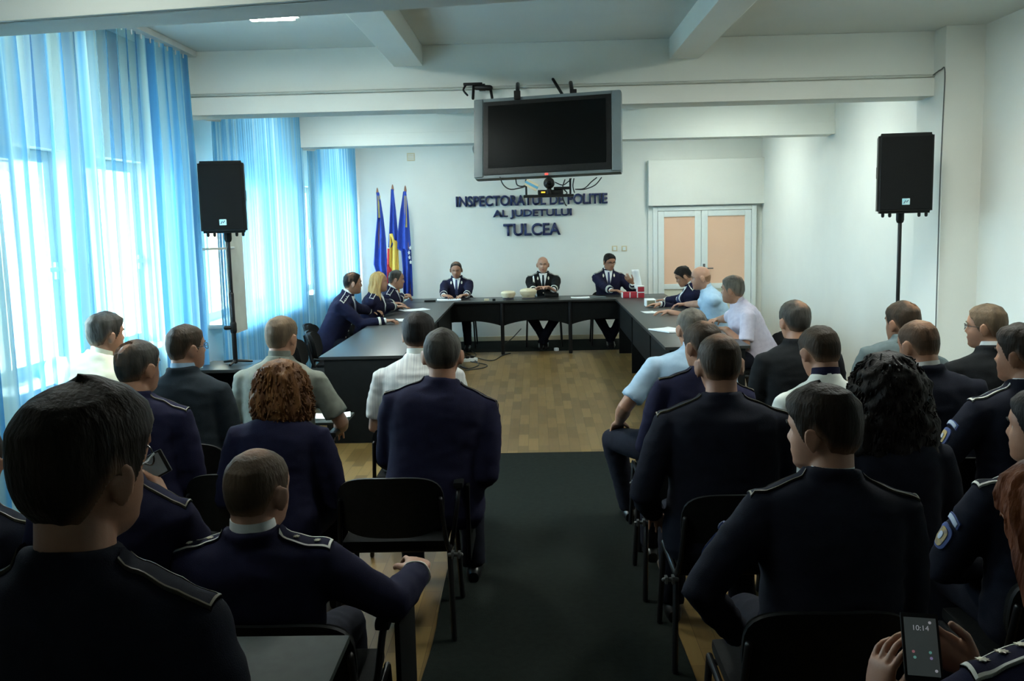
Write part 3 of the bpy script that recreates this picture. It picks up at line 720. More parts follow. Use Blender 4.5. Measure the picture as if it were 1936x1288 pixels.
def head_mesh(bm, M, hs):
    n = 64; zs = [-.117 + .234 * (1 - math.cos(PI * i / 42)) / 2 for i in range(43)]
    prev = None
    for z in zs:
        R = [bm.verts.new(M @ (head_pt(2 * PI * i / n, z) * hs)) for i in range(n)]
        if prev: ring_faces(bm, prev, R)
        else: capf(bm, R, M @ (Vector((0, .02, -.118)) * hs))
        prev = R
    capf(bm, prev, M @ (Vector((0, 0, .118)) * hs))
    for s in (-1, 1):       # ears
        e = bmesh.new(); bmesh.ops.create_uvsphere(e, u_segments=20, v_segments=12, radius=1)
        for v in e.verts:
            q = v.co; v.co = Vector((q.x * .0075, q.y * .017 * (1 + .25 * q.z), q.z * .032))
        Me = M @ Matrix.Scale(hs, 4) @ Matrix.Translation((s * .084, -.012, -.012)) @ Matrix.Rotation(s * math.radians(-26), 4, 'Z') @ Matrix.Rotation(math.radians(-12), 4, 'X')
        bmesh.ops.transform(e, matrix=Me, verts=e.verts); merge(bm, e)
        t = bmesh.new()
        pts = [Vector((s * .003, .016 * math.cos(a) * (1 + .2 * math.sin(a)), .031 * math.sin(a))) for a in [math.radians(k) for k in range(-70, 200, 18)]]
        tube(t, [Me @ p for p in pts], .0055 * hs, 8); merge(bm, t)
# ---- hair region, 0..1, in unit head coordinates
def hair_mask(p, th, st):
    a = abs(((th + PI) % (2 * PI)) - PI)     # 0 front .. pi back
    d = math.degrees(a); z = p.z
    rec = st.get('rec', 0.)
    zl = interp([(0, .070 + rec), (28, .066 + rec), (48, .048 + rec * 1.2), (62, .035 + rec * .5), (74, .0), (84, st.get('burn', -.028)), (93, -.012), (100, .0), (108, -.012), (125, -.05), (180, st.get('nape', -.066))], d)
    m = sstep(zl - .006, zl + .010, z)
    if st.get('crown'):
        cx, cy, r = st.get('crown_at', (0, -.045)) + (st['crown'],)
        if z > .02: m *= sstep(r * .75, r * 1.1, math.hypot(p.x - cx, (p.y - cy)) + .012 * noise.noise((p.x * 60, p.y * 60, 3)))
    if st.get('ring'):
        m *= sstep(72, 92, d)
        m *= 1 - sstep(st['ring'] - .012, st['ring'] + .012, z - .25 * max(0, -p.y - .05))
    return m
def hair_mesh(M, hs, st, seed=0):
    bm = B(); n, nz = st.get('res', (96, 64)); prev = None
    thk = st.get('t', .008); top = st.get('top', thk); amp = st.get('amp', .0025); fr = st.get('freq', 30); side = st.get('side', thk)
    lay = bm.verts.layers.float.new('thin')
    so = Vector((seed * 3.7, seed * 1.3, seed * 2.1))
    for j in range(nz + 1):
        z = -.116 + .2335 * (1 - math.cos(PI * j / nz)) / 2; R = []
        for i in range(n):
            th = 2 * PI * i / n; p = head_pt(th, z, False)
            if z < -.04 and math.cos(th) < 0 and st.get('nape', -.066) < -.07:
                k_ = max(0, min(1, (-.04 - z) / .02)); p.y = min(p.y, -.078 * abs(math.cos(th)) ** .9 * k_ + p.y * (1 - k_)); p.x = math.copysign(max(abs(p.x), .066 * k_ * abs(math.sin(th))), p.x)
            nr = (p - Vector((0, -.005, .005))); nr = Vector((nr.x / .006, nr.y / .0085, nr.z / .0125)).normalized()
            m = hair_mask(p, th, st)
            upf = sstep(.02, .10, z); fro = st.get('quiff', 0) * max(0, math.cos(th)) * upf
            t = side * (1 - upf) + top * upf + fro
            q = p * fr + so
            ns = noise.noise(Vector((q.x, q.y, q.z * .45))) + .5 * noise.noise(Vector((q.x * 2.3, q.y * 2.3, q.z * .9)))
            t *= .35 + .65 * sstep(-.075, -.01, z)
            off = -.020 + (t + .020) * m + amp * ns * m
            vv = bm.verts.new(M @ ((p + nr * off) * hs)); R.append(vv)
            a_ = math.degrees(abs(((th + PI) % (2 * PI)) - PI))
            zl = interp([(0, -1), (60, -1), (84, -.03), (100, .0), (125, -.05), (180, st.get('nape', -.066))], a_)
            tn = st.get('thin0', .0) + st.get('fade', .55) * (1 - sstep(zl + .002, zl + .045, z)) * (1 if a_ > 62 else 0)
            if st.get('thin'):
                tx, ty, tr = st.get('thin_at', (0, -.045)) + (st['thin'],)
                if z > .02: tn += .62 * (1 - sstep(tr * .25, tr * 1.3, math.hypot(p.x - tx, p.y - ty) + .018 * noise.noise((p.x * 50, p.y * 50, 1))))
            vv[lay] = max(0., min(.92, tn * (1 + .25 * noise.noise((p.x * 160, p.y * 160, z * 160)))))
        if prev: ring_faces(bm, prev, R)
        else: capf(bm, R, M @ (Vector((0, .02, -.1)) * hs))
        prev = R
    tp = (Vector((0, 0, .118 + top * hair_mask(Vector((0, 0, .118)), PI / 2, st) - .004)))
    tp = Vector((0, 0, 0))
    for v in prev: tp += v.co
    capf(bm, prev, tp / len(prev)); return bm
def long_hair_mesh(M, hs, st, seed=0):
    """full head of long hair: profile rows (z, half width, back depth, front half-angle that stays open)"""
    bm = B(); n = 96; rows = st['rows']; prev = None; amp = st.get('amp', .008); fr = st.get('freq', 26); zs = []
    z0, z1 = rows[0][0], rows[-1][0]; nz = int((z0 - z1) / .0065)
    W_ = [(-r[0], r[1]) for r in rows]; D_ = [(-r[0], r[2]) for r in rows]; A_ = [(-r[0], r[3]) for r in rows]; F_ = [(-r[0], r[4]) for r in rows]
    so = Vector((seed * 3.7, seed * 1.3, 0))
    for j in range(nz + 1):
        z = z0 + (z1 - z0) * j / nz; w, d, ao, fy = (interp(X, -z) for X in (W_, D_, A_, F_)); R = []
        for i in range(n):
            th = 2 * PI * i / n; c, s = math.cos(th), math.sin(th); a = math.degrees(abs(((th + PI) % (2 * PI)) - PI))
            x = w * math.copysign(abs(s) ** .85, s); y = (fy if c > 0 else d) * math.copysign(abs(c) ** .9, c)
            op = 1 - sstep(ao - 8, ao + 8, a)
            p = Vector((x, y, z))
            nn = noise.noise(Vector((x * fr, y * fr, z * fr * st.get('zf', .25))) + so) + .6 * noise.noise(Vector((x * fr * 2.2, y * fr * 2.2, z * fr * st.get('zf', .25) * 2)) + so)
            p += Vector((s, c, 0)) * amp * nn * min(1, w / .05)
            if op > 0:
                inn = Vector((x * .55, min(y * .25, .01), z)); p = p.lerp(inn, op)
            R.append(bm.verts.new(M @ (p * hs)))
        if prev: ring_faces(bm, prev, R)
        else: capf(bm, R, M @ (Vector((0, -.01, z0 + .004)) * hs))
        prev = R
    capf(bm, prev, M @ (Vector((0, -.05, z1 - .004)) * hs)); return bm

def ik(S, Wt, l1, l2, pole):
    d = Wt - S; L = d.length
    mx = (l1 + l2) * .995
    if L > mx: Wt = S + d * (mx / L); d = Wt - S; L = mx
    a = (l1 * l1 - l2 * l2 + L * L) / (2 * L); h = math.sqrt(max(0, l1 * l1 - a * a))
    dn = d.normalized(); pp = pole - dn * pole.dot(dn)
    pp = pp.normalized() if pp.length > 1e-5 else Vector((0, 0, -1))
    return S + dn * a + pp * h, Wt
def hand(bm, Wr, d, nrm, side, curl=.5, spread=.08, hs=1.0, thumb=.6):
    """d finger direction, nrm palm normal (out of the palm), side: +1 thumb lies towards +s"""
    d = d.normalized(); nrm = (nrm - d * nrm.dot(d)).normalized(); s = d.cross(nrm) * side
    k = hs
    # palm
    rings = []
    for t, w, h in ((-.012, .026, .021), (.012, .030, .0185), (.045, .041, .016), (.078, .044, .0145), (.092, .040, .011)):
        rings.append((Wr + d * t * k, s, nrm, w * k, h * k, .85))
    loft(bm, rings, 20)
    tube(bm, [Wr - d * .035 * k, Wr + d * .012 * k], [.0285 * k, .027 * k], 14, flat=.8, up=nrm)
    L = [(.043, .026, .022), (.047, .030, .024), (.044, .028, .023), (.034, .022, .020)]
    for i in range(4):
        o = (.031 - i * .0215)
        base = Wr + d * (.086 - abs(i - 1.2) * .004) * k + s * o * k
        dd = (d + s * spread * (1.5 - i)).normalized(); pts = [base - dd * .02 * k, base]; p = base
        ang = 0
        for j, l in enumerate(L[i]):
            ang += curl * (.75, 1.0, .7)[j] * (1 + .12 * (i - 1.5))
            p = p + (dd * math.cos(ang) + nrm * math.sin(ang)) * l * k; pts.append(p)
        tube(bm, pts, [.0098 * k, .0096 * k, .0088 * k, .0080 * k, .0072 * k], 10)
    b0 = Wr + d * .022 * k + s * .030 * k + nrm * .006 * k
    td = (d * .72 + s * .66 + nrm * thumb * .6).normalized(); p1 = b0 + td * .038 * k
    td2 = (d * .9 + s * .22 + nrm * thumb).normalized(); p2 = p1 + td2 * .032 * k; p3 = p2 + (td2 + nrm * .3).normalized() * .024 * k
    tube(bm, [b0 - td * .012 * k, b0, p1, p2, p3], [.016 * k, .0155 * k, .0115 * k, .0105 * k, .0085 * k], 10)

PEOPLE = []
class Person: pass
def person(label, head, Y, rz=0, lean=.12, slean=0, hyaw=0, hpitch=0, hroll=0, w=1.0, hs=1.0, outfit='uniform', cloth='cloth_navy', hair=None, hmat='hair_dark', skin='skin', group_=None,
           wrists=None, poles=None, hands=None, seat_z=.54, glasses=False, trousers='cloth_trousers', voxel=.008, jvox=.013, collar=None, epaul=None, cuff=None, front=None, feet=None,
           patches=False, legs='sit', extra=None, knees=None, shrug=0., hip_shift=0., sleeve=None, bust=False, neck=.022, clift=.010, patch_fwd=0., depth=1.0, eyes=True):
    P = Person(); P.__dict__.update(locals())
    top = atY(head[0], head[1], Y)
    Rz = Matrix.Rotation(rz, 3, 'Z'); f = Rz @ Vector((0, 1, 0)); r = Rz @ Vector((1, 0, 0)); z = Vector((0, 0, 1))
    u = (z + f * math.tan(lean) + r * math.tan(slean)).normalized()
    Rh = Rz @ Matrix.Rotation(hyaw, 3, 'Z') @ Matrix.Rotation(-hpitch, 3, 'X') @ Matrix.Rotation(hroll, 3, 'Y')
    hC = top - Vector((0, 0, .122 * hs))
    Pv = hC - Rh @ Vector((0, .022, .076)) * hs
    un = (u * .6 + z * .4).normalized()
    N = Pv - un * (.062 - neck) * hs - f * .018
    L = (N.z - seat_z) / u.z
    H = N - u * L + r * hip_shift
    uu = (N - H).normalized(); P.L = L = (N - H).length
    P.f = (f - uu * f.dot(uu)).normalized(); P.r = P.f.cross(uu); P.u = uu; P.ff = f; P.rr = r; P.N = N; P.H = H; P.hC = hC; P.Rh = Rh; P.Pv = Pv; P.rz = rz
    k = L / .52
    sh = .185 * w
    P.S = {s: N - uu * (.105 * k - shrug) + P.r * s * sh - P.f * .005 for s in (-1, 1)}
    P.k = k
    # legs
    P.knee = {}; P.ank = {}
    for s in (-1, 1):
        hj = H + r * s * .095; kz = seat_z - .035
        if knees and knees.get(s): kn = H + r * knees[s][0] + f * knees[s][1]; kn.z = knees[s][2]
        else: kn = H + r * s * .15 + f * .43; kn.z = kz
        if feet and feet.get(s): an = H + r * feet[s][0] + f * feet[s][1]; an.z = (seat_z - .54) + .085
        else: an = kn + r * s * .01 - f * .03; an.z = (seat_z - .54) + .085
        P.knee[s] = kn; P.ank[s] = an
    # arms
    P.elb = {}; P.wri = {}
    for s in (-1, 1):
        wt = (wrists or {}).get(s)
        if wt is None: wt = P.knee[s] * .62 + (H + r * s * .1) * .38 + Vector((0, 0, .105)) - r * s * .03
        elif isinstance(wt, tuple) and wt[0] == 'L': wt = H + r * wt[1] + f * wt[2] + Vector((0, 0, wt[3] - seat_z))
        pole = (poles or {}).get(s) or (-z * .5 + r * s * .55 - f * .55)
        if isinstance(pole, tuple): pole = r * pole[0] + f * pole[1] + z * pole[2]
        P.elb[s], P.wri[s] = ik(P.S[s], Vector(wt), .30 * (.92 + .08 * k), .262 * (.92 + .08 * k), pole)
    # ---------- body: one continuous mesh
    bm = B()
    def ring(t, rx, ry, fy=0., e=.9): return (H + uu * L * t + P.f * fy, P.r, P.f, rx * w, ry * depth, e)
    loft(bm, [ring(-.16, .10, .08), ring(-.1, .155, .11), ring(0, .165, .12), ring(.2, .15, .112), ring(.4, .145, .105, .005), ring(.6, .16, .11, .008), ring(.75, .165, .105, .005), ring(.86, .15, .085), ring(.93, .10, .068), ring(.98, .062, .058, -.004), ring(1.02, .054, .054, .0)], 24)
    nk = .060 * hs
    tube(bm, [N - uu * .05, N + un * .01, Pv + Rh @ Vector((0, -.005, .03)) * hs], [nk * 1.12, nk * 1.0, nk * .98], 20)
    Mh = Matrix.Translation(hC) @ Rh.to_4x4(); P.Mh = Mh
    head_mesh(bm, Mh, hs)
    for s in (-1, 1):
        S, E, W = P.S[s], P.elb[s], P.wri[s]
        fa = 1.0
        tube(bm, [S - P.r * s * .03, S, S.lerp(E, .5), E, E.lerp(W, .3), E.lerp(W, .75), W], [.052, .05, .046, .041, .044, .034, .027], 14)
        hd = (hands or {}).get(s, {})
        dr = hd.get('d'); nr = hd.get('n')
        tw = lambda q: r * q[0] + f * q[1] + z * q[2]
        fd = (W - E).normalized()
        if dr is None:
            dr = fd.copy(); 
            if not wrists or s not in wrists: dr = (fd * .6 + f * .5 - z * .25)
        else: dr = tw(dr)
        nr = tw(nr) if nr else Vector((0, 0, -1))
        hand(bm, W + dr.normalized() * .012, dr, nr, hd.get('side', s if True else 1) , hd.get('curl', .35), hd.get('spread', .10), hd.get('k', .98), hd.get('thumb', .4))
        hj = H + r * s * .09
        tube(bm, [hj, hj.lerp(P.knee[s], .5), P.knee[s], P.knee[s].lerp(P.ank[s], .3), P.ank[s], P.ank[s] - z * .03], [.082, .070, .055, .054, .038, .036], 14)
        tube(bm, [P.ank[s] - z * .045 - f * .02, P.ank[s] - z * .05 + f * .07, P.ank[s] - z * .06 + f * .13], [.034, .034, .026], 10)
    P.tb = remesh_later(bm, voxel, 2, .4)
    # ---------- clothing
    bm = B()
    jk = outfit in ('uniform', 'suit')
    g = .018 if jk else .008
    q = (g - .008)
    R = [ring(-.17, .185, .145), ring(-.08, .200 + q, .155 + q), ring(.06, .196 + q, .150 + q), ring(.22, .180 + q, .138 + q), ring(.42, .175 + q, .130 + q, .004), ring(.60, .186 + q, .132 + q, .006), ring(.74, .192 + q, .126 + q, .004), ring(.83, .188 + q, .110 + q), ring(.895, .168 + q, .090 + q, 0), ring(.94, .126 + q, .078 + q * .7, -.002), ring(.972, .086 + q * .5, .070 + q * .5, -.004), ring(1.0, .070 + q * .3, .066 + q * .3, -.004), ring(1.035, .067 + q * .3, .064 + q * .3, -.002)]
    loft(bm, R, 28)
    if jk:
        # turned-down coat collar
        rr_ = .010
        pts = []
        for a in range(-150, 151, 20):
            t = math.radians(a); pts.append(N + un * (.012 - .025 * (1 - math.cos(t)) * .5 * 0) - P.f * (math.cos(t) * .071 + .004) + P.r * math.sin(t) * .076 - uu * (.05 * max(0, -math.cos(t))))
        tube(bm, pts, .013, 10)
    for s in (-1, 1):
        S, E, W = P.S[s], P.elb[s], P.wri[s]
        sp = bmesh.new(); bmesh.ops.create_icosphere(sp, subdivisions=3, radius=.070 if jk else .066, matrix=Matrix.Translation(S - uu * .012 - P.r * s * .008)); merge(bm, sp)
        if sleeve == 'short' or outfit == 'shirt':
            e = .62 if not bust else .55
            SE = S.lerp(E, .80)
            tube(bm, [S - P.r * s * .05 - uu * .01, S - uu * .002, S.lerp(E, .45), SE], [.062, .064, .064, .068], 16, round_ends=False)
        else:
            a = .071 if jk else .062; b = .058 if jk else .05; c = .044 if jk else .037
            tube(bm, [S - P.r * s * .06 - uu * .012, S - uu * .004, S.lerp(E, .3), S.lerp(E, .72), E, E.lerp(W, .35), E.lerp(W, .965)], [a * .9, a * 1.0, a * .98, b * 1.06, b * 1.02, b * .97, c], 16, round_ends=False)
    P.tj = remesh_later(bm, jvox, 4, .5)
    bm = B()
    loft(bm, [ring(-.185, .13, .10), ring(-.12, .175, .13), ring(-.03, .182, .135), ring(.10, .172, .128)], 24)
    for s in (-1, 1):
        hj = H + r * s * .09
        dn = (P.ank[s] - P.knee[s]).normalized()
        tube(bm, [hj, hj.lerp(P.knee[s], .35), hj.lerp(P.knee[s], .75), P.knee[s] + f * .0, P.knee[s] + dn * .10, P.knee[s].lerp(P.ank[s], .6), P.ank[s] - z * .015], [.098, .096, .082, .074, .072, .062, .058], 16, round_ends=False)
    P.tt = remesh_later(bm, .014, 4, .5)
    PEOPLE.append(P); return P

def wrinkle(me, amp, fr, seed, k=1.0):
    n = len(me.vertices); co = np.empty(n * 3, 'f'); me.vertices.foreach_get('co', co); co = co.reshape(-1, 3)
    no = np.empty(n * 3, 'f'); me.vertex_normals.foreach_get('vector', no); no = no.reshape(-1, 3)
    o = seed * 7.13; d = np.empty(n)
    for i in range(n):
        x, y, zz = co[i]
        a = noise.noise((x * fr + o, y * fr, zz * fr * 1.9)); b = noise.noise((x * fr * .5 + 3, y * fr * .5 + o, zz * fr * .6))
        d[i] = (1 - abs(a) * 2.2) * .7 + b
    co += no * (d * amp)[:, None].astype('f')
    me.vertices.foreach_set('co', co.ravel()); me.update()
def ray_patch(bvh, origin_fn, dirv, nu, nv, off, thick, name, m, parent, outline=None):
    """grid (u,v) in 0..1 thrown along dirv on to a garment, raised by off, given thickness"""
    bm = B(); g = {}
    for i in range(nu + 1):
        for j in range(nv + 1):
            o = origin_fn(i / nu, j / nv)
            if o is None: continue
            h = bvh.ray_cast(o - dirv * .25, dirv, .6)
            if h[0] is None: continue
            g[i, j] = h[0] - dirv * off
    vt = {k: bm.verts.new(p - dirv * thick) for k, p in g.items()}; vb = {k: bm.verts.new(p + dirv * .004) for k, p in g.items()}
    cnt = {}
    for i in range(nu):
        for j in range(nv):
            ks = [(i, j), (i + 1, j), (i + 1, j + 1), (i, j + 1)]
            if all(k in g for k in ks):
                bm.faces.new([vt[k] for k in ks]); bm.faces.new([vb[k] for k in ks[::-1]])
                for a, b in zip(ks, ks[1:] + ks[:1]):
                    key = tuple(sorted((a, b))); cnt[key] = None if key in cnt else (a, b)
    for e in cnt.values():
        if e: bm.faces.new((vt[e[0]], vb[e[0]], vb[e[1]], vt[e[1]]))
    if not bm.faces: bm.free(); return None
    loose = [v for v in bm.verts if not v.link_faces]; bmesh.ops.delete(bm, geom=loose, context='VERTS')
    return obj(name, bm, m, parent)
def star_mesh(c, nx, ny, nz, r, pts=8):
    bm = B(); R = []
    for i in range(pts * 2):
        t = i * PI / pts; q = r if i % 2 == 0 else r * .55
        R.append(bm.verts.new(c + nx * (q * math.cos(t)) + ny * (q * math.sin(t)) + nz * .002))
    a = bm.verts.new(c + nz * .005); b = bm.verts.new(c - nz * .006); n = len(R)
    for i in range(n): bm.faces.new((R[i], R[(i + 1) % n], a)); bm.faces.new((R[(i + 1) % n], R[i], b))
    return bm

def finish_people():
    dg = bpy.context.evaluated_depsgraph_get()
    for idx, P in enumerate(PEOPLE):
        body = resolve(dg, P.tb); jac = resolve(dg, P.tj); tro = resolve(dg, P.tt)
        for m_ in (body, jac, tro): m_.polygons.foreach_set('use_smooth', [True] * len(m_.polygons))
        wrinkle(jac, .0060 if P.outfit in ('uniform', 'suit') else .0052, 9 if P.outfit in ('uniform', 'suit') else 12, idx); wrinkle(tro, .004, 10, idx + 50)
        hs = P.hs; Mh = P.Mh; Mi = Mh.inverted()
        body.materials.clear(); jac.materials.clear(); tro.materials.clear()
        body.materials.append(MATS[P.skin]); body.materials.append(MATS['lip'])
        for p in body.polygons:
            c = Mi @ p.center / hs
            if abs(c.x) < .023 and c.y > .07 and abs(c.z + .065) < .0115 - abs(c.x) * .28: p.material_index = 1
        bo = bpy.data.objects.new('person', body); COL.objects.link(bo); tag(bo, P.label, 'person', kind='thing')
        if P.group_: bo['group'] = P.group_
        def part(name, me, m):
            me.materials.append(MATS[m]); o = bpy.data.objects.new(name, me); COL.objects.link(o); o.parent = bo; return o
        jn = {'uniform': 'jacket', 'suit': 'jacket', 'shirt': 'shirt', 'blouse': 'shirt'}[P.outfit]
        jo = part(jn, jac, P.cloth); part('trousers', tro, P.trousers)
        for s in (-1, 1):
            bm = B(); an = P.ank[s]; f = P.ff; z = Vector((0, 0, 1)); fl = an.z - .085
            rg = []
            for t, rx, rz_ in ((-.07, .026, .028), (-.05, .036, .04), (0, .040, .047), (.06, .042, .036), (.12, .044, .028), (.17, .036, .022), (.195, .018, .012)):
                c = an + f * t; c.z = fl + rz_ + .002; rg.append((c, P.rr, z, rx, rz_, .8))
            loft(bm, rg, 18); obj('shoe', bm, 'shoe_leather', bo)
        # hair
        if P.hair:
            if 'rows' in P.hair: hb = long_hair_mesh(Mh, hs, P.hair, idx)
            else: hb = hair_mesh(Mh, hs, P.hair, idx)
            obj('hair', hb, P.hmat, bo)
            for (tubes) in [P.hair.get('curls', 0)]:
                if tubes:
                    rnd = random.Random(idx); cb = B()
                    for _ in range(tubes):
                        a = rnd.uniform(70, 290); t = math.radians(a); zz = rnd.uniform(-.10, .12) if not P.hair.get('cz') else rnd.uniform(*P.hair['cz'])
                        rows = P.hair['rows']; wv = interp([(-r_[0], r_[1]) for r_ in rows], -zz); dv = interp([(-r_[0], r_[2]) for r_ in rows], -zz)
                        ln = rnd.uniform(.06, .16); pts = []; ph = rnd.uniform(0, 6); ra = rnd.uniform(.004, .011) * P.hair.get('cr', 1)
                        for q in range(14):
                            z2 = max(rows[-1][0] - .02, zz - ln * q / 13); wv = interp([(-r_[0], r_[1]) for r_ in rows], -z2); dv = interp([(-r_[0], r_[2]) for r_ in rows], -z2)
                            pts.append(Mh @ (Vector(((wv + ra * math.cos(ph + q * 1.1)) * math.sin(t), (dv + ra * math.cos(ph + q * 1.1)) * math.cos(t), z2 + ra * .7 * math.sin(ph + q * 1.1))) * hs))
                        tube(cb, pts, [.0035 * hs] * 10 + [.003 * hs, .0025 * hs, .002 * hs, .0012 * hs], 5)
                    obj('hair_strands', cb, P.hmat, bo)
        # eyes
        if P.eyes:
            for s in (-1, 1):
                bm = B(); bmesh.ops.create_uvsphere(bm, u_segments=14, v_segments=10, radius=.0112 * hs, matrix=Mh @ Matrix.Translation(Vector((s * .032, .0625, .003)) * hs)); e = obj('eye', bm, 'eye_white', bo)
                bm = B(); bmesh.ops.create_uvsphere(bm, u_segments=12, v_segments=8, radius=.0062 * hs, matrix=Mh @ Matrix.Translation(Vector((s * .032, .0688, .002)) * hs)); obj('iris', bm, 'iris', e)
                bm = B(); tube(bm, [Mh @ (Vector(p) * hs) for p in ((s * .014, .091, .021), (s * .030, .091, .027), (s * .046, .080, .022))], [.0035 * hs, .004 * hs, .0025 * hs], 8); obj('eyebrow', bm, P.hmat if P.hmat != 'stubble' else 'hair_brown', bo)
        if P.glasses:
            bm = B()
            for s in (-1, 1):
                tube(bm, [Mh @ (Vector((s * .032 + .022 * math.cos(a), .1005 - .010 * abs(math.cos(a)) * (1 if math.cos(a) * s > 0 else .3), .001 + .016 * math.sin(a))) * hs) for a in [2 * PI * k / 20 for k in range(21)]], .0017 * hs, 6)
                tube(bm, [Mh @ (Vector(p) * hs) for p in ((s * .054, .091, .008), (s * .079, .05, .008), (s * .085, -.005, .004), (s * .083, -.02, -.012))], .0018 * hs, 6)
            tube(bm, [Mh @ (Vector(p) * hs) for p in ((-.011, .100, .004), (0, .106, .006), (.011, .100, .004))], .0017 * hs, 6)
            obj('glasses', bm, 'glasses_frame', bo)
        bvh = BVHTree.FromPolygons([v.co[:] for v in jac.vertices], [p.vertices[:] for p in jac.polygons])
        u, r, f, N, L, H = P.u, P.r, P.f, P.N, P.L, P.H
        un = (u * .6 + Vector((0, 0, 1)) * .4).normalized()
        # shirt collar standing above the coat
        if P.collar:
            bm = B(); A = []; 
            for a in range(-180, 180, 12):
                t = math.radians(a); c, s_ = math.cos(t), math.sin(t)
                lift = P.clift if P.outfit in ('uniform', 'suit') else .012
                base = N + un * .002 - f * (c * .066 + .002) + r * s_ * .069
                topv = base + un * (.034 + lift - .030 * max(0, -c)) - (f * -c + r * s_) * .006
                A.append((base - un * .02, topv, topv - (f * -c + r * s_) * .004 - un * .001, base - un * .02 - (f * -c + r * s_) * .006))
            V = [[bm.verts.new(p) for p in q] for q in A]; n = len(V)
            for i in range(n):
                for j in range(3): bm.faces.new((V[i][j], V[i][j + 1], V[(i + 1) % n][j + 1], V[(i + 1) % n][j]))
            obj('shirt_collar' if P.outfit in ('uniform', 'suit') else 'collar', bm, P.collar, bo)
        # shoulder straps
        if P.epaul:
            for s in (-1, 1):
                a = N + r * s * .082 * (.6 + .4 * P.w) - u * .0 - f * .004; b = P.S[s] + r * s * .040 * P.w - f * .004; ax = (b - a); ax = (ax - u * ax.dot(u)); ln = ax.length; ax = ax.normalized(); wd = P.epaul.get('wd', .027)
                dv = -(u * .92 + ax * s * 0 + Vector((0, 0, .2))).normalized()
                of = lambda p, q: a + ax * ln * p + f * (q * 2 - 1) * wd + u * .05
                e = ray_patch(bvh, of, dv, 14, 4, .004, .004, 'epaulette', P.epaul.get('m', P.cloth), bo)
                if e is None: continue
                pm = P.epaul.get('pipe'); pw = .0035 if pm == 'piping_gold' else .006
                if pm:
                    for nm, fn in (('piping', lambda p, q: a + ax * ln * p + f * (wd - pw * q) + u * .05), ('piping', lambda p, q: a + ax * ln * p - f * (wd - pw * q) + u * .05), ('piping', lambda p, q: a + ax * (ln - pw * q) + f * (2 * p - 1) * wd + u * .05)):
                        ray_patch(bvh, fn, dv, 14, 1, .0065, .003, nm, pm, e)
                    if P.epaul.get('inner'): ray_patch(bvh, lambda p, q: a + ax * (.006 * q) + f * (2 * p - 1) * wd + u * .05, dv, 8, 1, .0065, .003, 'piping', pm, e)
                for t in P.epaul.get('stars', ()):
                    o = a + ax * ln * t + u * .3; h = bvh.ray_cast(o, dv, .8)
                    if h[0]: obj('star', star_mesh(h[0] - dv * .009, ax, f, -dv, P.epaul.get('r', .012)), 'insignia', e)
        # cuffs
        for s in (-1, 1):
            E, W = P.elb[s], P.wri[s]; d = (W - E).normalized(); x, y = frame_for(d)
            def band(nm, t0, t1, m, rr):
                bm = B(); n = 26; V = []
                for t in (t0, t1):
                    c = E.lerp(W, t); V.append([])
                    for i in range(n):
                        dd = x * math.cos(2 * PI * i / n) + y * math.sin(2 * PI * i / n); h = bvh.ray_cast(c + dd * .12, -dd, .115)
                        q = (h[0] - c).length if h[0] else rr
                        V[-1].append(bm.verts.new(c + dd * (min(max(q, rr * .8), rr * 1.25) + .0035)))
                ring_faces(bm, V[0], V[1]); 
                o = obj(nm, bm, m, bo); md = o.modifiers.new('s', 'SOLIDIFY'); md.thickness = .004; md.offset = 0
            if P.cuff:
                for t0, t1 in P.cuff.get('at', ((.74, .82),)): band('cuff_band', t0, t1, P.cuff.get('m', 'band_white'), .046)
                if P.cuff.get('shirt'):
                    bm = B(); tube(bm, [E.lerp(W, .93), E.lerp(W, 1.03)], [.036, .035], 16, round_ends=False); obj('shirt_cuff', bm, 'collar_white', bo)
        # front of the jacket: shirt, tie, badges
        if P.front is None and P.outfit in ('uniform', 'suit'): P.front = dict(tie='tie_blue') if 'rows' not in (P.hair or {}) else dict()
        if P.front is not None:
            fr = P.front; dv = -f; base = lambda x, t: H + u * L * t + r * x + f * .0
            dvn = -f
            ray_patch(bvh, lambda p, q: base((2 * q - 1) * (.004 + .056 * p), .56 + .44 * p) + f * .0, dvn, 10, 8, .0025, .003, 'shirt_front', fr.get('shirt', 'collar_white'), bo)
            if fr.get('tie'): ray_patch(bvh, lambda p, q: base((2 * q - 1) * (.023 - .010 * p), .54 + .42 * p), dvn, 12, 4, .0065, .004, 'tie', fr['tie'], bo)
            for s in (-1, 1):
                ray_patch(bvh, lambda p, q: base(s * (.008 + .062 * p) + s * q * .046 * (1 - p * .2), .54 + .40 * p), dvn, 12, 4, .006, .004, 'lapel', P.cloth, bo)
                if fr.get('tabs'): ray_patch(bvh, lambda p, q: base(s * (.078 + .012 * (2 * q - 1) * (1 - abs(2 * p - 1) * .6)), .845 + .075 * p), dvn, 6, 3, .012, .003, 'collar_tab', 'insignia', bo)
            if fr.get('strap'): ray_patch(bvh, lambda p, q: base(.145 - .045 * p + (2 * q - 1) * .011, .93 - .55 * p), dvn, 26, 3, .006, .006, 'shoulder_cord', 'white_trim', bo)
            for i in range(3):
                h = bvh.ray_cast(base(.0, .50 - .13 * i) + f * .5, dvn, 1)
                if h[0]:
                    bm = B(); bmesh.ops.create_uvsphere(bm, u_segments=10, v_segments=6, radius=.010, matrix=Matrix.Translation(h[0]) @ Matrix.Diagonal((1, .6, 1, 1))); obj('button', bm, 'insignia', bo)
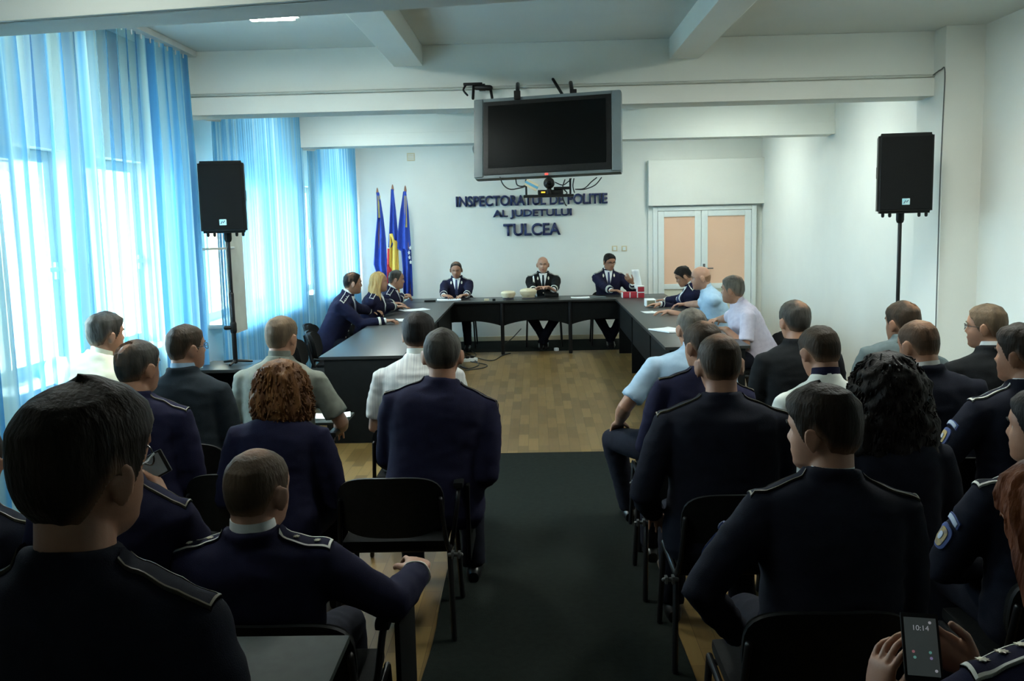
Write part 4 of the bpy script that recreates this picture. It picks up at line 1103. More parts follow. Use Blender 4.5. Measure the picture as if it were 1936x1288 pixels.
        # arm patches on the left sleeve
        if P.patches:
            for s in P.patches:
                S, E = P.S[s], P.elb[s]; ar = (E - S).normalized(); out = (r * s - ar * (r * s).dot(ar)).normalized(); si = ar.cross(out)
                dv = (-out - si * P.patch_fwd * 12).normalized()
                def sh(c, ru, rv, round_=True):
                    def fn(p, q):
                        uu_, vv_ = 2 * p - 1, 2 * q - 1
                        m_ = (abs(uu_) ** 3 + abs(vv_) ** 3) ** (1 / 3); k_ = max(abs(uu_), abs(vv_)); z_ = 1 if m_ == 0 else k_ / m_
                        return S + ar * (c + uu_ * z_ * ru) + si * (vv_ * z_ * rv + P.patch_fwd)
                    return fn
                pt = ray_patch(bvh, sh(.175, .045, .034), dv, 10, 8, .003, .003, 'sleeve_badge', 'patch_blue', bo)
                if pt:
                    ray_patch(bvh, sh(.178, .034, .023), dv, 8, 6, .0065, .002, 'crest', 'patch_yellow', pt)
                    ray_patch(bvh, sh(.175, .014, .010), dv, 4, 4, .009, .002, 'shield', 'patch_white', pt)
                ac = ray_patch(bvh, lambda p, q: S + ar * (.105 - .014 * math.cos((2 * q - 1) * 1.2) + p * .024) + si * ((2 * q - 1) * .040 + P.patch_fwd), dv, 3, 12, .003, .003, 'sleeve_arc', 'patch_blue', bo)
                if ac:
                    ray_patch(bvh, lambda p, q: S + ar * (.109 - .014 * math.cos((2 * q - 1) * 1.2) + p * .016) + si * ((2 * q - 1) * .035 + P.patch_fwd), dv, 3, 12, .0065, .002, 'arc_lettering', 'patch_white', ac)
        if P.extra: P.extra(P, bo, bvh)
    for o in TEMPS:
        me = o.data; bpy.data.objects.remove(o); bpy.data.meshes.remove(me)
D = math.radians
V = Vector
SHORT = dict(t=.008, top=.010, side=.007, amp=.002)
def S_(**k): d = dict(SHORT); d.update(k); return d
STUB = dict(t=.002, top=.002, side=.002, amp=.0006, freq=50)
def stub(**k): d = dict(STUB); d.update(k); return d
GOLD = dict(pipe='piping_gold'); WHT2 = dict(pipe='piping_white', stars=(.30, .72), r=.0115)
SEATS = []
def seat(P, label, kind='plain', dx=0, dy=.06, z=0, group=None, x=None, y=None):
    o = P.H + P.ff * dy + P.rr * dx
    if x is not None: o.x = x
    if y is not None: o.y = y
    return chair(o.x, o.y, P.rz, label, group, kind, z)
# ------------------------------------------------------------ audience, window side
def strap(P, bo, bvh): pass
p = person('person nearest at lower left, dark brown hair and glasses, navy uniform jacket seen from behind', (150, 747), 1.55, hyaw=D(-22), hpitch=-.03, hs=1.07, w=1.05, seat_z=.74, cloth='cloth_navy_dark', lean=.10,
           hair=dict(t=.012, top=.026, side=.016, amp=.004, freq=22, quiff=.012, nape=-.118, res=(150, 100)), hmat='hair_dark', glasses=True, epaul=GOLD, voxel=.006, neck=.01)
seat(p, 'conference chair with open grey writing tablet under the nearest seated man', 'open', x=atZ(662, 1200, .89).x - .31, y=atZ(662, 1200, .89).y - .46, z=.2)
p = person('person with grey hair mostly hidden behind the nearest man, looking at a phone', (222, 750), 2.72, hyaw=D(-10), hpitch=.2, hair=S_(top=.014), hmat='hair_salt', epaul=GOLD,
           wrists={1: atY(318, 958, 2.86)}, hands={1: dict(d=(-.45, .25, .85), n=(-.75, -.1, -.2), curl=.75)}, cuff=dict(at=((.86, .89),), m='piping_white'))
P2 = p
CP2 = seat(p, 'conference chair of the grey haired phone user, paper on its tablet', 'open', x=-1.30, y=3.0)
p = person('person in dark uniform cut off by the left edge of the photo', (-62, 800), 2.75, hair=S_(), hmat='hair_dark', cloth='cloth_navy_dark', epaul=GOLD)
seat(p, 'conference chair at the left edge, mostly out of frame')
L3w = atY(790, 1084, 3.02)
p = person('person with shaved head, white collar and starred shoulder straps, right arm stretched to the aisle', (483, 846), 2.66, hyaw=D(-22), hpitch=-.02, hs=1.06, w=1.0, lean=-.06, hair=stub(res=(130, 90), thin=.05, thin_at=(-.01, .0), fade=.8, thin0=.08), hmat='stubble', skin='skin_pale',
           epaul=WHT2, collar='collar_white', wrists={1: L3w}, poles={1: (.5, .0, -.6)}, hands={1: dict(d=(-.12, .95, .05), n=(-.25, -.1, -.95), curl=.45, k=1.05)}, neck=.034, cuff=dict(at=((.90, .925),), m='piping_white'), voxel=.006)
seat(p, 'conference chair with folded tablet under the shaven officer by the aisle', 'folded', dy=.14, dx=.06)
p = person('person with bald crown and dark hair, navy uniform, in front of the nearest man', (258, 643), 4.32, hyaw=D(-24), hs=1.06, w=1.12, hair=S_(crown=.030, crown_at=(-.012, -.062), thin=.05, thin_at=(-.012, -.055)), hmat='hair_grey', epaul=GOLD)
seat(p, 'conference chair under the uniformed man with the bald crown')
p = person('person with chin-length auburn hair in navy uniform, seen from behind', (530, 680), 4.18, w=.92, hs=1.02, hmat='hair_auburn', hyaw=D(-12), slean=.03,
           hair=dict(rows=[(.128, .004, .004, 0, .004), (.120, .040, .045, 0, .030), (.10, .075, .085, 0, .055), (.07, .100, .108, 30, .08), (.03, .116, .122, 55, .08), (-.02, .128, .132, 72, .07), (-.07, .138, .136, 78, .06), (-.12, .136, .126, 80, .03), (-.145, .122, .11, 80, .02), (-.16, .08, .08, 80, .01)], amp=.017, freq=30, zf=.4, curls=220, cz=(-.13, .11)))
seat(p, 'conference chair with shiny back rim behind the auburn haired woman', 'clamp', x=-1.36, y=4.40)

p = person('person with short greying hair and broad navy uniform back, on the left aisle seat', (835, 620), 4.5, w=1.2, hs=1.07, hair=S_(t=.005, top=.007), hmat='hair_grey', epaul=GOLD, hip_shift=-.03, slean=.05, depth=1.15,
           wrists={1: ('L', .22, .20, .60), -1: ('L', -.12, .35, .62)}, poles={1: (.12, -.9, -.4)})
seat(p, 'conference chair with folded tablet at the aisle, under the broad navy back', 'folded', x=-.655, y=4.29)
p = person('person in cream shirt with wavy dark grey hair, beside the nearest window', (198, 593), 5.6, hyaw=D(-38), hs=1.06, lean=.2, slean=.30, w=1.25, outfit='shirt', cloth='cloth_cream', collar='cloth_cream', hair=dict(t=.012, top=.020, side=.011, amp=.006, freq=26), hmat='hair_grey', depth=1.15)
seat(p, 'conference chair under the man in the cream shirt by the window')
p = person('person in charcoal suit with glasses and neat brown hair, behind the small desk', (350, 614), 5.05, hyaw=D(-40), hpitch=-.03, outfit='suit', cloth='cloth_charcoal', collar='cloth_light_blue', hair=S_(t=.006), hmat='hair_brown', glasses=True, w=1.05, hs=1.04)
C8 = seat(p, 'conference chair under the man in the charcoal suit, paper on its tablet', 'open', dx=.06)
p = person('person in grey short-sleeved shirt with fair greying hair, front row window side', (531, 598), 5.42, hyaw=D(-20), hs=1.02, w=1.12, outfit='shirt', cloth='cloth_grey_shirt', collar='cloth_grey_shirt', hair=S_(t=.005, rec=.01), hmat='hair_fair', trousers='cloth_beige', depth=1.15, slean=.02,
           wrists={1: ('L', .28, .30, .63)})
L9 = p
C9 = seat(p, 'conference chair under the man in the grey shirt, paper on its tablet', 'open', dx=.03)
p = person('person in white striped shirt with thick black hair, at the aisle', (790, 593), 5.45, hyaw=D(-6), hs=1.03, w=1.12, outfit='shirt', cloth='stripe_shirt', collar='cloth_white', hair=dict(t=.011, top=.020, side=.012, amp=.004, freq=24), hmat='hair_black', lean=.16, depth=1.1)
seat(p, 'conference chair under the man in the white striped shirt', 'clamp')
# ------------------------------------------------------------ audience, door side
p = person('person in light blue short-sleeved shirt with cropped grey hair, at the aisle', (1308, 581), 5.45, hyaw=D(14), hs=1.02, w=1.1, outfit='shirt', cloth='cloth_light_blue', collar='cloth_light_blue', hair=stub(t=.004, top=.004, side=.004), hmat='hair_salt', hip_shift=-.05, slean=.06,
           knees={-1: (-.36, .36, .52)}, feet={-1: (-.26, .40)}, wrists={-1: ('L', -.33, .22, .66)})
seat(p, 'conference chair under the man in the light blue shirt at the aisle', 'clamp')
p = person('person in navy uniform with short dark hair between the light blue shirt and broad back', (1328, 606), 4.75, hyaw=D(30), hpitch=.05, hs=1.06, w=1.05, hair=S_(t=.004, top=.005, thin=.035, thin_at=(.01, -.03)), hmat='hair_brown', epaul=GOLD, hip_shift=-.05, slean=.05)
seat(p, 'conference chair with clamp at the aisle under the second row officer', 'clamp')
p = person('person with broad dark navy back and cropped hair, right of the aisle', (1360, 630), 3.98, hyaw=D(3), hs=1.1, w=1.22, cloth='cloth_navy_dark', hair=stub(t=.004, top=.005, side=.0035, rec=.005, res=(120, 80), thin=.05, thin_at=(.01, -.02), fade=.7), hmat='hair_brown', epaul=GOLD, depth=1.15,
           wrists={-1: ('L', -.27, .18, .58)}, poles={-1: (-.5, -.8, -.3)}, skin='skin')
seat(p, 'conference chair with clamp, right of the aisle under the broad dark back', 'clamp', x=.80, y=3.96)
p = person('person in black jacket with dark grey hair, front row near the right wing table', (1503, 568), 5.72, hyaw=D(14), hs=1.04, w=1.08, outfit='suit', cloth='cloth_black', hair=S_(t=.009, top=.010, thin=.034, thin_at=(.01, -.05)), hmat='hair_grey')
seat(p, 'conference chair under the man in the black jacket', 'clamp')
p = person('person in white shirt with navy collar, head bowed, second row', (1550, 615), 4.45, hyaw=D(18), hpitch=.22, hs=1.04, w=1.02, lean=.22, outfit='shirt', cloth='cloth_white', collar='cloth_navy', hair=S_(t=.004, top=.006), hmat='hair_brown')
seat(p, 'conference chair under the man in the white shirt with navy collar', 'clamp')
p = person('person in pale grey suit with balding crown, front row near the right wall', (1707, 570), 5.5, hyaw=D(26), hs=1.04, w=1.05, outfit='suit', cloth='cloth_grey_suit', hair=S_(t=.006, crown=.018, crown_at=(.02, -.05), thin=.045, thin_at=(.02, -.05)), hmat='hair_brown', slean=.17, neck=.05)
seat(p, 'conference chair under the man in the pale grey suit')
p = person('person in navy suit with white collar line and cropped thinning hair, second row right', (1738, 604), 4.58, hyaw=D(24), hpitch=.16, hs=1.04, w=1.12, outfit='suit', cloth='cloth_navy_dark', collar='collar_white', hair=stub(t=.004, top=.003, thin=.055, thin0=.1), hmat='hair_brown', slean=-.10, lean=.2)
seat(p, 'conference chair under the navy suited man with the white collar')
p = person('person in black suit with glasses and fair grey hair, turned left beside the right wall', (1866, 575), 5.28, hyaw=D(50), hs=1.04, w=1.1, outfit='suit', cloth='cloth_black', collar='collar_white', hair=S_(t=.007, top=.010), hmat='hair_fair', glasses=True)
seat(p, 'conference chair under the man in the black suit by the right wall')
p = person('person with spiky black hair and sleeve badge, navy uniform, by the right edge', (1932, 617), 4.15, hyaw=D(38), hs=1.05, w=1.12, cloth='cloth_navy_dark', hair=dict(t=.008, top=.022, side=.006, amp=.006, freq=30), hmat='hair_dark', epaul=dict(pipe='piping_white'), patches=(-1,), wrists={-1: ('L', -.22, .22, .60)}, poles={-1: (-.8, -.3, -.4)}, collar='collar_white', clift=-.006)
seat(p, 'conference chair under the spiky haired officer by the right wall')
p = person('person with sleeve badge cut off by the right edge, only cheek and shoulder showing', (1972, 738), 3.1, hyaw=D(42), hs=1.05, w=1.1, cloth='cloth_navy_dark', hair=S_(top=.016), hmat='hair_black', epaul=dict(pipe='piping_white'), patches=(-1,), poles={-1: (-.8, -.3, -.4)}, collar='collar_white', clift=-.006)
seat(p, 'conference chair under the officer cut off by the right edge')
p = person('person with long curly black hair in dark jacket, third row', (1678, 676), 3.72, neck=-.035, hyaw=D(10), w=.95, cloth='cloth_navy_dark', hmat='hair_black',
           hair=dict(rows=[(.150, .01, .01, 0, .01), (.14, .05, .05, 0, .05), (.11, .095, .10, 0, .08), (.07, .125, .13, 30, .09), (.02, .145, .15, 60, .08), (-.05, .165, .16, 75, .06), (-.13, .19, .165, 78, .04), (-.22, .205, .165, 78, .03), (-.31, .20, .155, 78, .02), (-.38, .17, .13, 78, .01), (-.41, .08, .08, 80, .0)], amp=.018, freq=20, zf=.8, curls=420, cz=(-.36, .14)))
seat(p, 'conference chair with pale rimmed back behind the curly haired woman', x=1.42, y=3.92)
p = person('person with dark hair turned left, ear and cheek visible, navy uniform, fourth row aisle', (1556, 734), 2.82, hyaw=D(48), hpitch=.04, hs=1.07, w=1.1, cloth='cloth_navy_dark', hair=dict(t=.012, top=.020, side=.012, amp=.004, freq=24, quiff=.006, res=(130, 90)), patch_fwd=.035, clift=-.010, hmat='hair_dark', skin='skin_pale', epaul=GOLD, collar='collar_white', patches=(-1,),
           wrists={-1: ('L', -.24, .12, .56)}, poles={-1: (-.85, -.35, -.3)}, voxel=.006, slean=.03)
seat(p, 'conference chair with curved back and aisle clamp under the man turned left', 'folded', x=.80, y=2.83)
ph = atY(1742, 1224, 1.98)
def stars3(P, bo, bvh): pass
lw = atY(1652, 1335, 2.05); rw = atY(1850, 1268, 2.05)
p = person('person with long auburn-red hair at the lower right corner, holding a phone', (2000, 868), 1.80, neck=-.09, shrug=-.03, hyaw=D(22), hpitch=.35, w=.95, seat_z=.70, hmat='hair_red', lean=.15, voxel=.0048, epaul=dict(pipe='piping_white', stars=(.2, .48, .76), r=.016, inner=True, wd=.033),
           hair=dict(rows=[(.128, .004, .004, 0, .004), (.120, .045, .05, 0, .03), (.10, .08, .085, 0, .055), (.07, .096, .10, 30, .08), (.02, .105, .11, 60, .07), (-.06, .115, .12, 72, .06), (-.14, .125, .12, 75, .05), (-.21, .12, .11, 78, .04), (-.26, .07, .07, 78, .03)], amp=.009, freq=55, zf=.07, freq2=0),
           wrists={-1: lw, 1: rw}, hands={-1: dict(d=(.24, .15, .95), n=(.85, .25, -.2), curl=.40, spread=.16, thumb=.2, k=1.0), 1: dict(d=(-.80, .30, .45), n=(-.35, -.75, .2), curl=.45, spread=.12, k=.98)}, poles={-1: (-.6, -.3, -.6), 1: (.7, -.4, -.5)})
seat(p, 'conference chair under the red haired woman, out of frame', z=.16)
# ------------------------------------------------------------ behind the head table
PI_ = PI
off = dict(lean=.14, epaul=dict(pipe='piping_white', stars=(.2, .4, .6, .8), r=.012), collar='collar_white')
TH = .80
def tw(px, py, z=TH): return atZ(px, py, z)
p = person('person in navy uniform reading papers at the head table, nearest the flags', (862, 495), 14.0, rz=PI_, hpitch=.24, hair=S_(t=.004, rec=.015, thin=.05, thin_at=(0, 0)), hmat='hair_grey', front=dict(tie='tie_blue', tabs=True), cuff=dict(at=((.72, .80),), shirt=True), wrists={1: tw(838, 563, .79), -1: tw(881, 562, .79)}, poles={1: (.35, -.3, -.8), -1: (-.35, -.3, -.8)}, hands={1: dict(d=(-.75, .6, 0), curl=.5), -1: dict(d=(.75, .6, 0), curl=.5)}, w=.96, **off)
seat(p, 'chair behind the head table under the officer nearest the flags')
p = person('person in black dress uniform with white shoulder cord, centre of the head table', (1026, 485), 13.98, rz=PI_, hpitch=.05, w=1.05, cloth='cloth_black', hair=stub(ring=.05, side=.002, thin0=.45), hmat='hair_salt', skin='skin_pale', front=dict(tie='cloth_charcoal', tabs=True, strap=True), cuff=dict(at=((.70, .84),), shirt=True), wrists={1: tw(1013, 560, .80), -1: tw(1043, 560, .80)}, poles={1: (.4, -.3, -.8), -1: (-.4, -.3, -.8)}, hands={1: dict(d=(-.75, .2, .55), n=(-.7, .3, -.5), curl=.7), -1: dict(d=(.75, .25, .5), n=(.7, .3, -.5), curl=.7)},
           knees={1: (.20, .40, .50), -1: (-.20, .40, .50)}, feet={1: (-.02, .34), -1: (.05, .40)}, **off)
seat(p, 'chair behind the head table under the officer in black')
p = person('person in navy uniform with glasses at the head table, turning to a sheet of paper', (1152, 480), 13.98, rz=PI_, hyaw=D(24), hpitch=.20, w=.95, hair=dict(t=.008, top=.016, side=.006, amp=.003, freq=26), hmat='hair_black', glasses=True, front=dict(tie='tie_blue', tabs=True), cuff=dict(at=((.70, .76), (.80, .86)), shirt=True), wrists={1: tw(1160, 553, .81), -1: atY(1196, 536, 13.75)}, poles={1: (.4, -.3, -.8), -1: (-.4, -.3, -.8)}, hands={1: dict(d=(-.9, .3, 0), curl=.4), -1: dict(d=(.6, .3, .6), n=(.2, -.4, .7), curl=.5)},
           knees={1: (.20, .40, .50), -1: (-.20, .40, .50)}, feet={1: (-.02, .36), -1: (.02, .36)}, **off)
seat(p, 'chair behind the head table under the officer with glasses')
# ------------------------------------------------------------ along the wings
cf = dict(at=((.70, .80),), shirt=True)
p = person('person in navy uniform with bald patch leaning on the left wing table, face turned away', (666, 515), 10.45, rz=-PI / 2, lean=.42, hyaw=D(22), hpitch=.03, w=1.05, hair=S_(crown=.016, crown_at=(.03, -.03), rec=.005, thin=.04, thin_at=(.03, -.03)), hmat='hair_black', epaul=dict(pipe='piping_white', stars=(.3, .5, .7), r=.013), collar='collar_white', cuff=cf, wrists={1: tw(728, 607, .79), -1: tw(716, 592, .79)}, poles={1: (.3, -.4, -.8), -1: (-.3, -.4, -.8)}, hands={1: dict(d=(0, 1, .05), curl=.75), -1: dict(d=(.3, 1, 0), curl=.6)})
seat(p, 'black chair under the bald-patched officer at the left wing table')
p = person('person with long blonde hair in navy uniform at the left wing table', (716, 514), 11.25, rz=-PI / 2, lean=.24, hyaw=D(10), w=.92, hmat='hair_blonde', skin='skin_pale', cuff=cf, epaul=dict(pipe='piping_white'), wrists={1: tw(766, 584, .79), -1: tw(760, 578, .79)}, poles={1: (.3, -.4, -.8), -1: (-.3, -.4, -.8)}, hands={1: dict(d=(-.2, 1, 0), curl=.25), -1: dict(d=(.2, 1, 0), curl=.25)},
           hair=dict(rows=[(.128, .004, .004, 0, .004), (.120, .045, .05, 0, .03), (.10, .078, .085, 0, .055), (.07, .092, .10, 30, .08), (.02, .098, .112, 58, .07), (-.06, .108, .125, 68, .06), (-.14, .115, .13, 72, .06), (-.21, .115, .13, 75, .06), (-.26, .09, .11, 78, .05), (-.28, .04, .06, 78, .03)], amp=.016, freq=28, zf=.25))
seat(p, 'black chair under the blonde woman at the left wing table')
p = person('person in navy uniform with receding grey hair, hands clasped at the left wing table', (749, 511), 12.15, rz=-PI / 2, lean=.34, hyaw=D(8), hpitch=.08, w=1.05, hair=S_(rec=.02), hmat='hair_grey', collar='collar_white', epaul=dict(pipe='piping_white'), cuff=cf, wrists={1: tw(781, 568, .80), -1: tw(779, 563, .80)}, poles={1: (.4, -.4, -.8), -1: (-.4, -.4, -.8)}, hands={1: dict(d=(-.5, .8, .3), curl=.8), -1: dict(d=(.5, .8, .3), curl=.8)})
seat(p, 'black chair under the grey haired officer at the left wing table')
p = person('person with dark hair in navy jacket bending over the right wing table', (1292, 504), 11.75, rz=PI / 2, lean=.36, hpitch=.42, hyaw=D(-4), w=1.0, hair=dict(t=.010, top=.016, side=.010, amp=.005, freq=24), hmat='hair_black', collar='collar_white', epaul=dict(pipe='insignia'), cuff=dict(at=((.86, .89),), shirt=True), wrists={1: tw(1248, 575, .79), -1: tw(1250, 570, .79)}, poles={1: (.3, -.4, -.8), -1: (-.3, -.4, -.8)}, hands={1: dict(d=(-.2, 1, 0), curl=.25), -1: dict(d=(.2, 1, 0), curl=.25)})
seat(p, 'black chair under the dark haired man at the right wing table')
p = person('person with bald head in light blue short-sleeved shirt and tie, right wing table', (1325, 503), 10.5, rz=PI / 2, lean=.40, hpitch=.10, hyaw=D(-8), w=1.12, hs=1.08, depth=1.08, outfit='shirt', cloth='cloth_blue', collar='cloth_blue', hair=stub(ring=.02, side=.0015, thin0=.75), hmat='hair_fair', skin='skin_pale', wrists={1: tw(1262, 589, .79), -1: tw(1254, 582, .79)}, poles={1: (-.3, -.4, -.8), -1: (.3, -.4, -.8)}, hands={1: dict(d=(-.3, 1, 0), curl=.35), -1: dict(d=(.4, 1, 0), curl=.5)})
seat(p, 'black chair under the bald man in light blue at the right wing table')
p = person('person in lavender short-sleeved shirt with grey hair, arms folded on the right wing table', (1385, 522), 8.85, rz=PI / 2, lean=.40, hpitch=.0, hyaw=D(-34), w=1.15, hs=1.06, depth=1.2, outfit='shirt', cloth='cloth_lavender', collar='cloth_lavender', hair=dict(t=.009, top=.013, side=.009, amp=.004, freq=24, thin=.03), hmat='hair_salt', wrists={1: tw(1352, 606, .80), -1: tw(1372, 622, .83)}, poles={1: (.5, -.2, -.8), -1: (-.5, -.2, -.8)}, hands={1: dict(d=(-.7, .6, 0), curl=.4), -1: dict(d=(.8, .4, 0), curl=.4)})
seat(p, 'black chair under the man in lavender at the right wing table')
finish_people()
# empty chairs along the left wing
for y, lab in ((9.72, 'empty black chair beside the bald-patched officer at the left wing'), (9.08, 'empty black chair second from the near end of the left wing'), (8.42, 'empty black chair at the near end of the left wing')):
    chair(-2.06, y, -PI / 2 + .08, lab, 'empty chairs along the left wing')
if PROTO.name not in used: pass
# ------------------------------------------------------------ things held and lying about
def paper(px, py, z, w, h, rz, label, m='paper', thick=.004, name='paper_sheet', P=None, group=None):
    p = P if P is not None else atZ(px, py, z); bm = B(); n = 5; G_ = []
    for i in range(n + 1):
        for j in range(n + 1):
            u, v = i / n - .5, j / n - .5; G_.append(bm.verts.new((u * w, v * h, thick + .004 * max(0, abs(u) - .3) * 5)))
    for i in range(n):
        for j in range(n): bm.faces.new((G_[i * (n + 1) + j], G_[(i + 1) * (n + 1) + j], G_[(i + 1) * (n + 1) + j + 1], G_[i * (n + 1) + j + 1]))
    r = bmesh.ops.extrude_face_region(bm, geom=list(bm.faces))
    for v in [g for g in r['geom'] if isinstance(g, bmesh.types.BMVert)]: v.co.z -= thick - .0008
    o = obj(name, bm, m, loc=(p.x, p.y, p.z)); o.rotation_euler = (0, 0, rz); tag(o, label, 'paper', group); return o
paper(849, 568, TZ, .34, .22, .1, 'white papers before the officer nearest the flags on the head table', thick=.012)
paper(1097, 563, TZ, .26, .21, .0, 'white sheet at the middle right of the head table')
paper(1131, 562, TZ, .20, .21, .1, 'pale sheet beside the red boxes on the head table', m='silver_plastic')
paper(783, 587, TZ, .34, .24, .5, 'white papers under the blonde woman hands on the left wing table', thick=.008)
paper(768, 606, TZ, .20, .28, .3, 'white papers beside the bald-patched officer hands on the left wing table', thick=.008)
paper(1226, 591, TZ, .14, .21, .1, 'small white leaflet on the right wing table, left of a pair')
paper(1243, 591, TZ, .14, .21, .05, 'small white leaflet on the right wing table, right of a pair')
paper(1264, 626, TZ, .24, .34, .5, 'open white booklet near the man in lavender on the right wing table', thick=.014)
paper(0, 0, 0, .21, .16, .2, 'white sheet on the writing tablet of the man in the grey shirt', P=C9.location + V((.20, .34, .691)))
paper(0, 0, 0, .20, .12, .5, 'white sheet on the writing tablet of the man in the charcoal suit', thick=.01, P=C8.location + V((.19, .35, .691)))
q = CP2.location + V((.06, .36, .691)); paper(0, 0, 0, .15, .12, .2, 'white sheet on a tablet behind the shaven officer left shoulder', P=q, thick=.012)
# sheet held up by the officer with glasses
c = atY(1204, 528, 13.72); bm = B(); n = 8; g = []
for j in range(n + 1):
    t = j / n; z = .14 - .28 * t; row = [bm.verts.new((-.055 + .11 * i / 6 - .05 * (t - .5) * -1, .02 * math.sin(t * 3) + .008 * math.sin(i), z)) for i in range(7)]; g.append(row)
for j in range(n):
    for i in range(6): bm.faces.new((g[j][i], g[j][i + 1], g[j + 1][i + 1], g[j + 1][i]))
o = obj('paper_sheet', bm, 'paper', loc=c); md = o.modifiers.new('s', 'SOLIDIFY'); md.thickness = .002; tag(o, 'white sheet held up by the officer with glasses at the head table', 'paper')
# red boxes
for i, (px, py, zz) in enumerate(((1178, 559, 0), (1192, 559, 0), (1206, 559, 0), (1206, 549, .082))):
    p = atZ(px, py, TZ) if zz == 0 else P4; 
    if i == 2: P4 = p.copy()
    if i < 2: p.y = 13.2
    else: p.y = 13.2
    b = empty('gift_box', (p.x, 13.22, TZ + zz)); bm = B(); box(bm, (-.048, -.06, .0005), (.048, .06, .074), .004); obj('box_body', bm, 'red_box', b)
    bm = B(); box(bm, (-.050, -.062, .068), (.050, .062, .081), .004); obj('lid', bm, 'red_box' if i < 2 else 'white_trim', b)
    bm = B(); box(bm, (-.0515, -.0635, .002), (-.040, .0635, .079), .002); obj('edge_band', bm, 'white_trim', b)
    tag(b, ('small red box with white edge, left end of the row on the head table', 'small red box with white edge, middle of the row on the head table', 'small red box with white edge, under another red box', 'small red box with white lid, stacked on top of another')[i], 'box', 'red boxes on the head table')
# white caps
def cap(px, py, s, label, band, Yf=13.3):
    p = atZ(px, py, TZ); c = empty('peaked_cap', (p.x, p.y + .05, TZ)); bm = B()
    X, Yx = V((1, 0, 0)), V((0, 1, 0))
    loft(bm, [(V((0, 0, z)) , X, Yx, rx * s, ry * s, 1) for z, rx, ry in ((.002, .088, .10), (.04 * s, .090, .102))], 28); obj('band', bm, band, c)
    bm = B(); loft(bm, [(V((0, -.008, z * s)), X, Yx, rx * s, ry * s, 1) for z, rx, ry in ((.036, .092, .104), (.075, .116, .126), (.110, .122, .130), (.132, .105, .112), (.142, .06, .07), (.144, .01, .01))], 28); obj('crown', bm, 'cream', c)
    bm = B(); rows = []
    for k in range(2):
        rows.append([bm.verts.new((s * (.088 + k * .012) * math.sin(a), -s * ((.098) + k * .05) * math.cos(a), .018 * s * (1 - k) + .004)) for a in [math.radians(q_) for q_ in range(-70, 71, 14)]])
    for i in range(10): bm.faces.new((rows[0][i], rows[0][i + 1], rows[1][i + 1], rows[1][i]))
    o = obj('peak', bm, 'dark_emblem', c); md = o.modifiers.new('s', 'SOLIDIFY'); md.thickness = .004
    e = star_mesh(V((0, -.112 * s, .058 * s)), V((1, 0, 0)), V((0, .3, 1)), V((0, -1, 0)), .022 * s); obj('emblem', e, 'dark_emblem', c)
    tag(c, label, 'cap'); return c
cap(999, 565, 1.0, 'cream peaked cap before the officer in black', 'cream'); cap(961, 567, .86, 'cream and black peaked cap left of the larger cap', 'dark_emblem')
# little things on the tables
def small(name, px, py, z, dims, m, label, cat, bev=.004, rz=0):
    p = atZ(px, py, z); bm = B(); box(bm, (-dims[0] / 2, -dims[1] / 2, .0006), (dims[0] / 2, dims[1] / 2, dims[2]), bev); o = obj(name, bm, m, loc=p); o.rotation_euler = (0, 0, rz); tag(o, label, cat); return o
small('remote_control', 813, 571, TZ, (.16, .05, .025), 'black_plastic', 'black remote control on the left far corner of the tables', 'remote control', .01, .15)
o = small('tissue_box', 1229, 579, TZ, (.12, .22, .09), 'paper', 'small white box with dark end near clasped hands on the right wing table', 'box', .006)
bm = B(); box(bm, (-.050, -.1135, .012), (.050, -.108, .08), .002); obj('end_label', bm, 'olive', o)
small('stapler', 920, 569, TZ, (.07, .05, .03), 'cream', 'tiny cream object left of the caps on the head table', 'object')
small('telephone_handset', 934, 569, TZ, (.04, .05, .03), 'black_plastic', 'tiny black object left of the caps on the head table', 'object')
o = small('telephone', 1043, 561, TZ, (.20, .18, .05), 'black_plastic', 'low black telephone before the officer in black', 'telephone', .015)
bm = B(); tube(bm, [(-.08, -.03, .058), (.06, -.03, .058)], .016, 10); obj('handset', bm, 'black_plastic', o)
small('paper_scrap', 1052, 664, 0, (.06, .06, .05), 'paper', 'small white crumpled scrap on the floor before the head table', 'paper scrap', .02, .4)
# cables on the floor
bm = B()
for c in ([(880, 672), (895, 680), (905, 690), (885, 697), (870, 692)], [(875, 664), (900, 676), (930, 682), (950, 672), (965, 668)], [(950, 655), (968, 640), (985, 622)], [(890, 684), (920, 690), (912, 696), (880, 700)], [(868, 668), (880, 678), (900, 672), (892, 664)]):
    tube(bm, curve_pts([atZ(x, y, .008) if c[0][0] != 950 else atY(x, y, 14.0 + .3 * (655 - y) / 33) for x, y in c]), .007, 6)
tag(obj('cable', bm, 'rubber_cable'), 'black cables tangled on the floor below the left table corner', 'cable')
p = atZ(885, 684, 0); bm = B(); box(bm, (-.13, -.03, .001), (.13, .03, .045), .008, Matrix.Translation(p) @ Matrix.Rotation(.5, 4, 'Z')); ps = obj('power_strip', bm, 'white_pvc'); 
bm = B()
for i in range(3): box(bm, (-.10 + i * .07, -.02, .043), (-.06 + i * .07, .02, .075), .01, Matrix.Translation(p) @ Matrix.Rotation(.5, 4, 'Z'))
obj('plug', bm, 'black_plastic', ps); tag(ps, 'white power strip with black plugs on the floor by the left table corner', 'power strip')
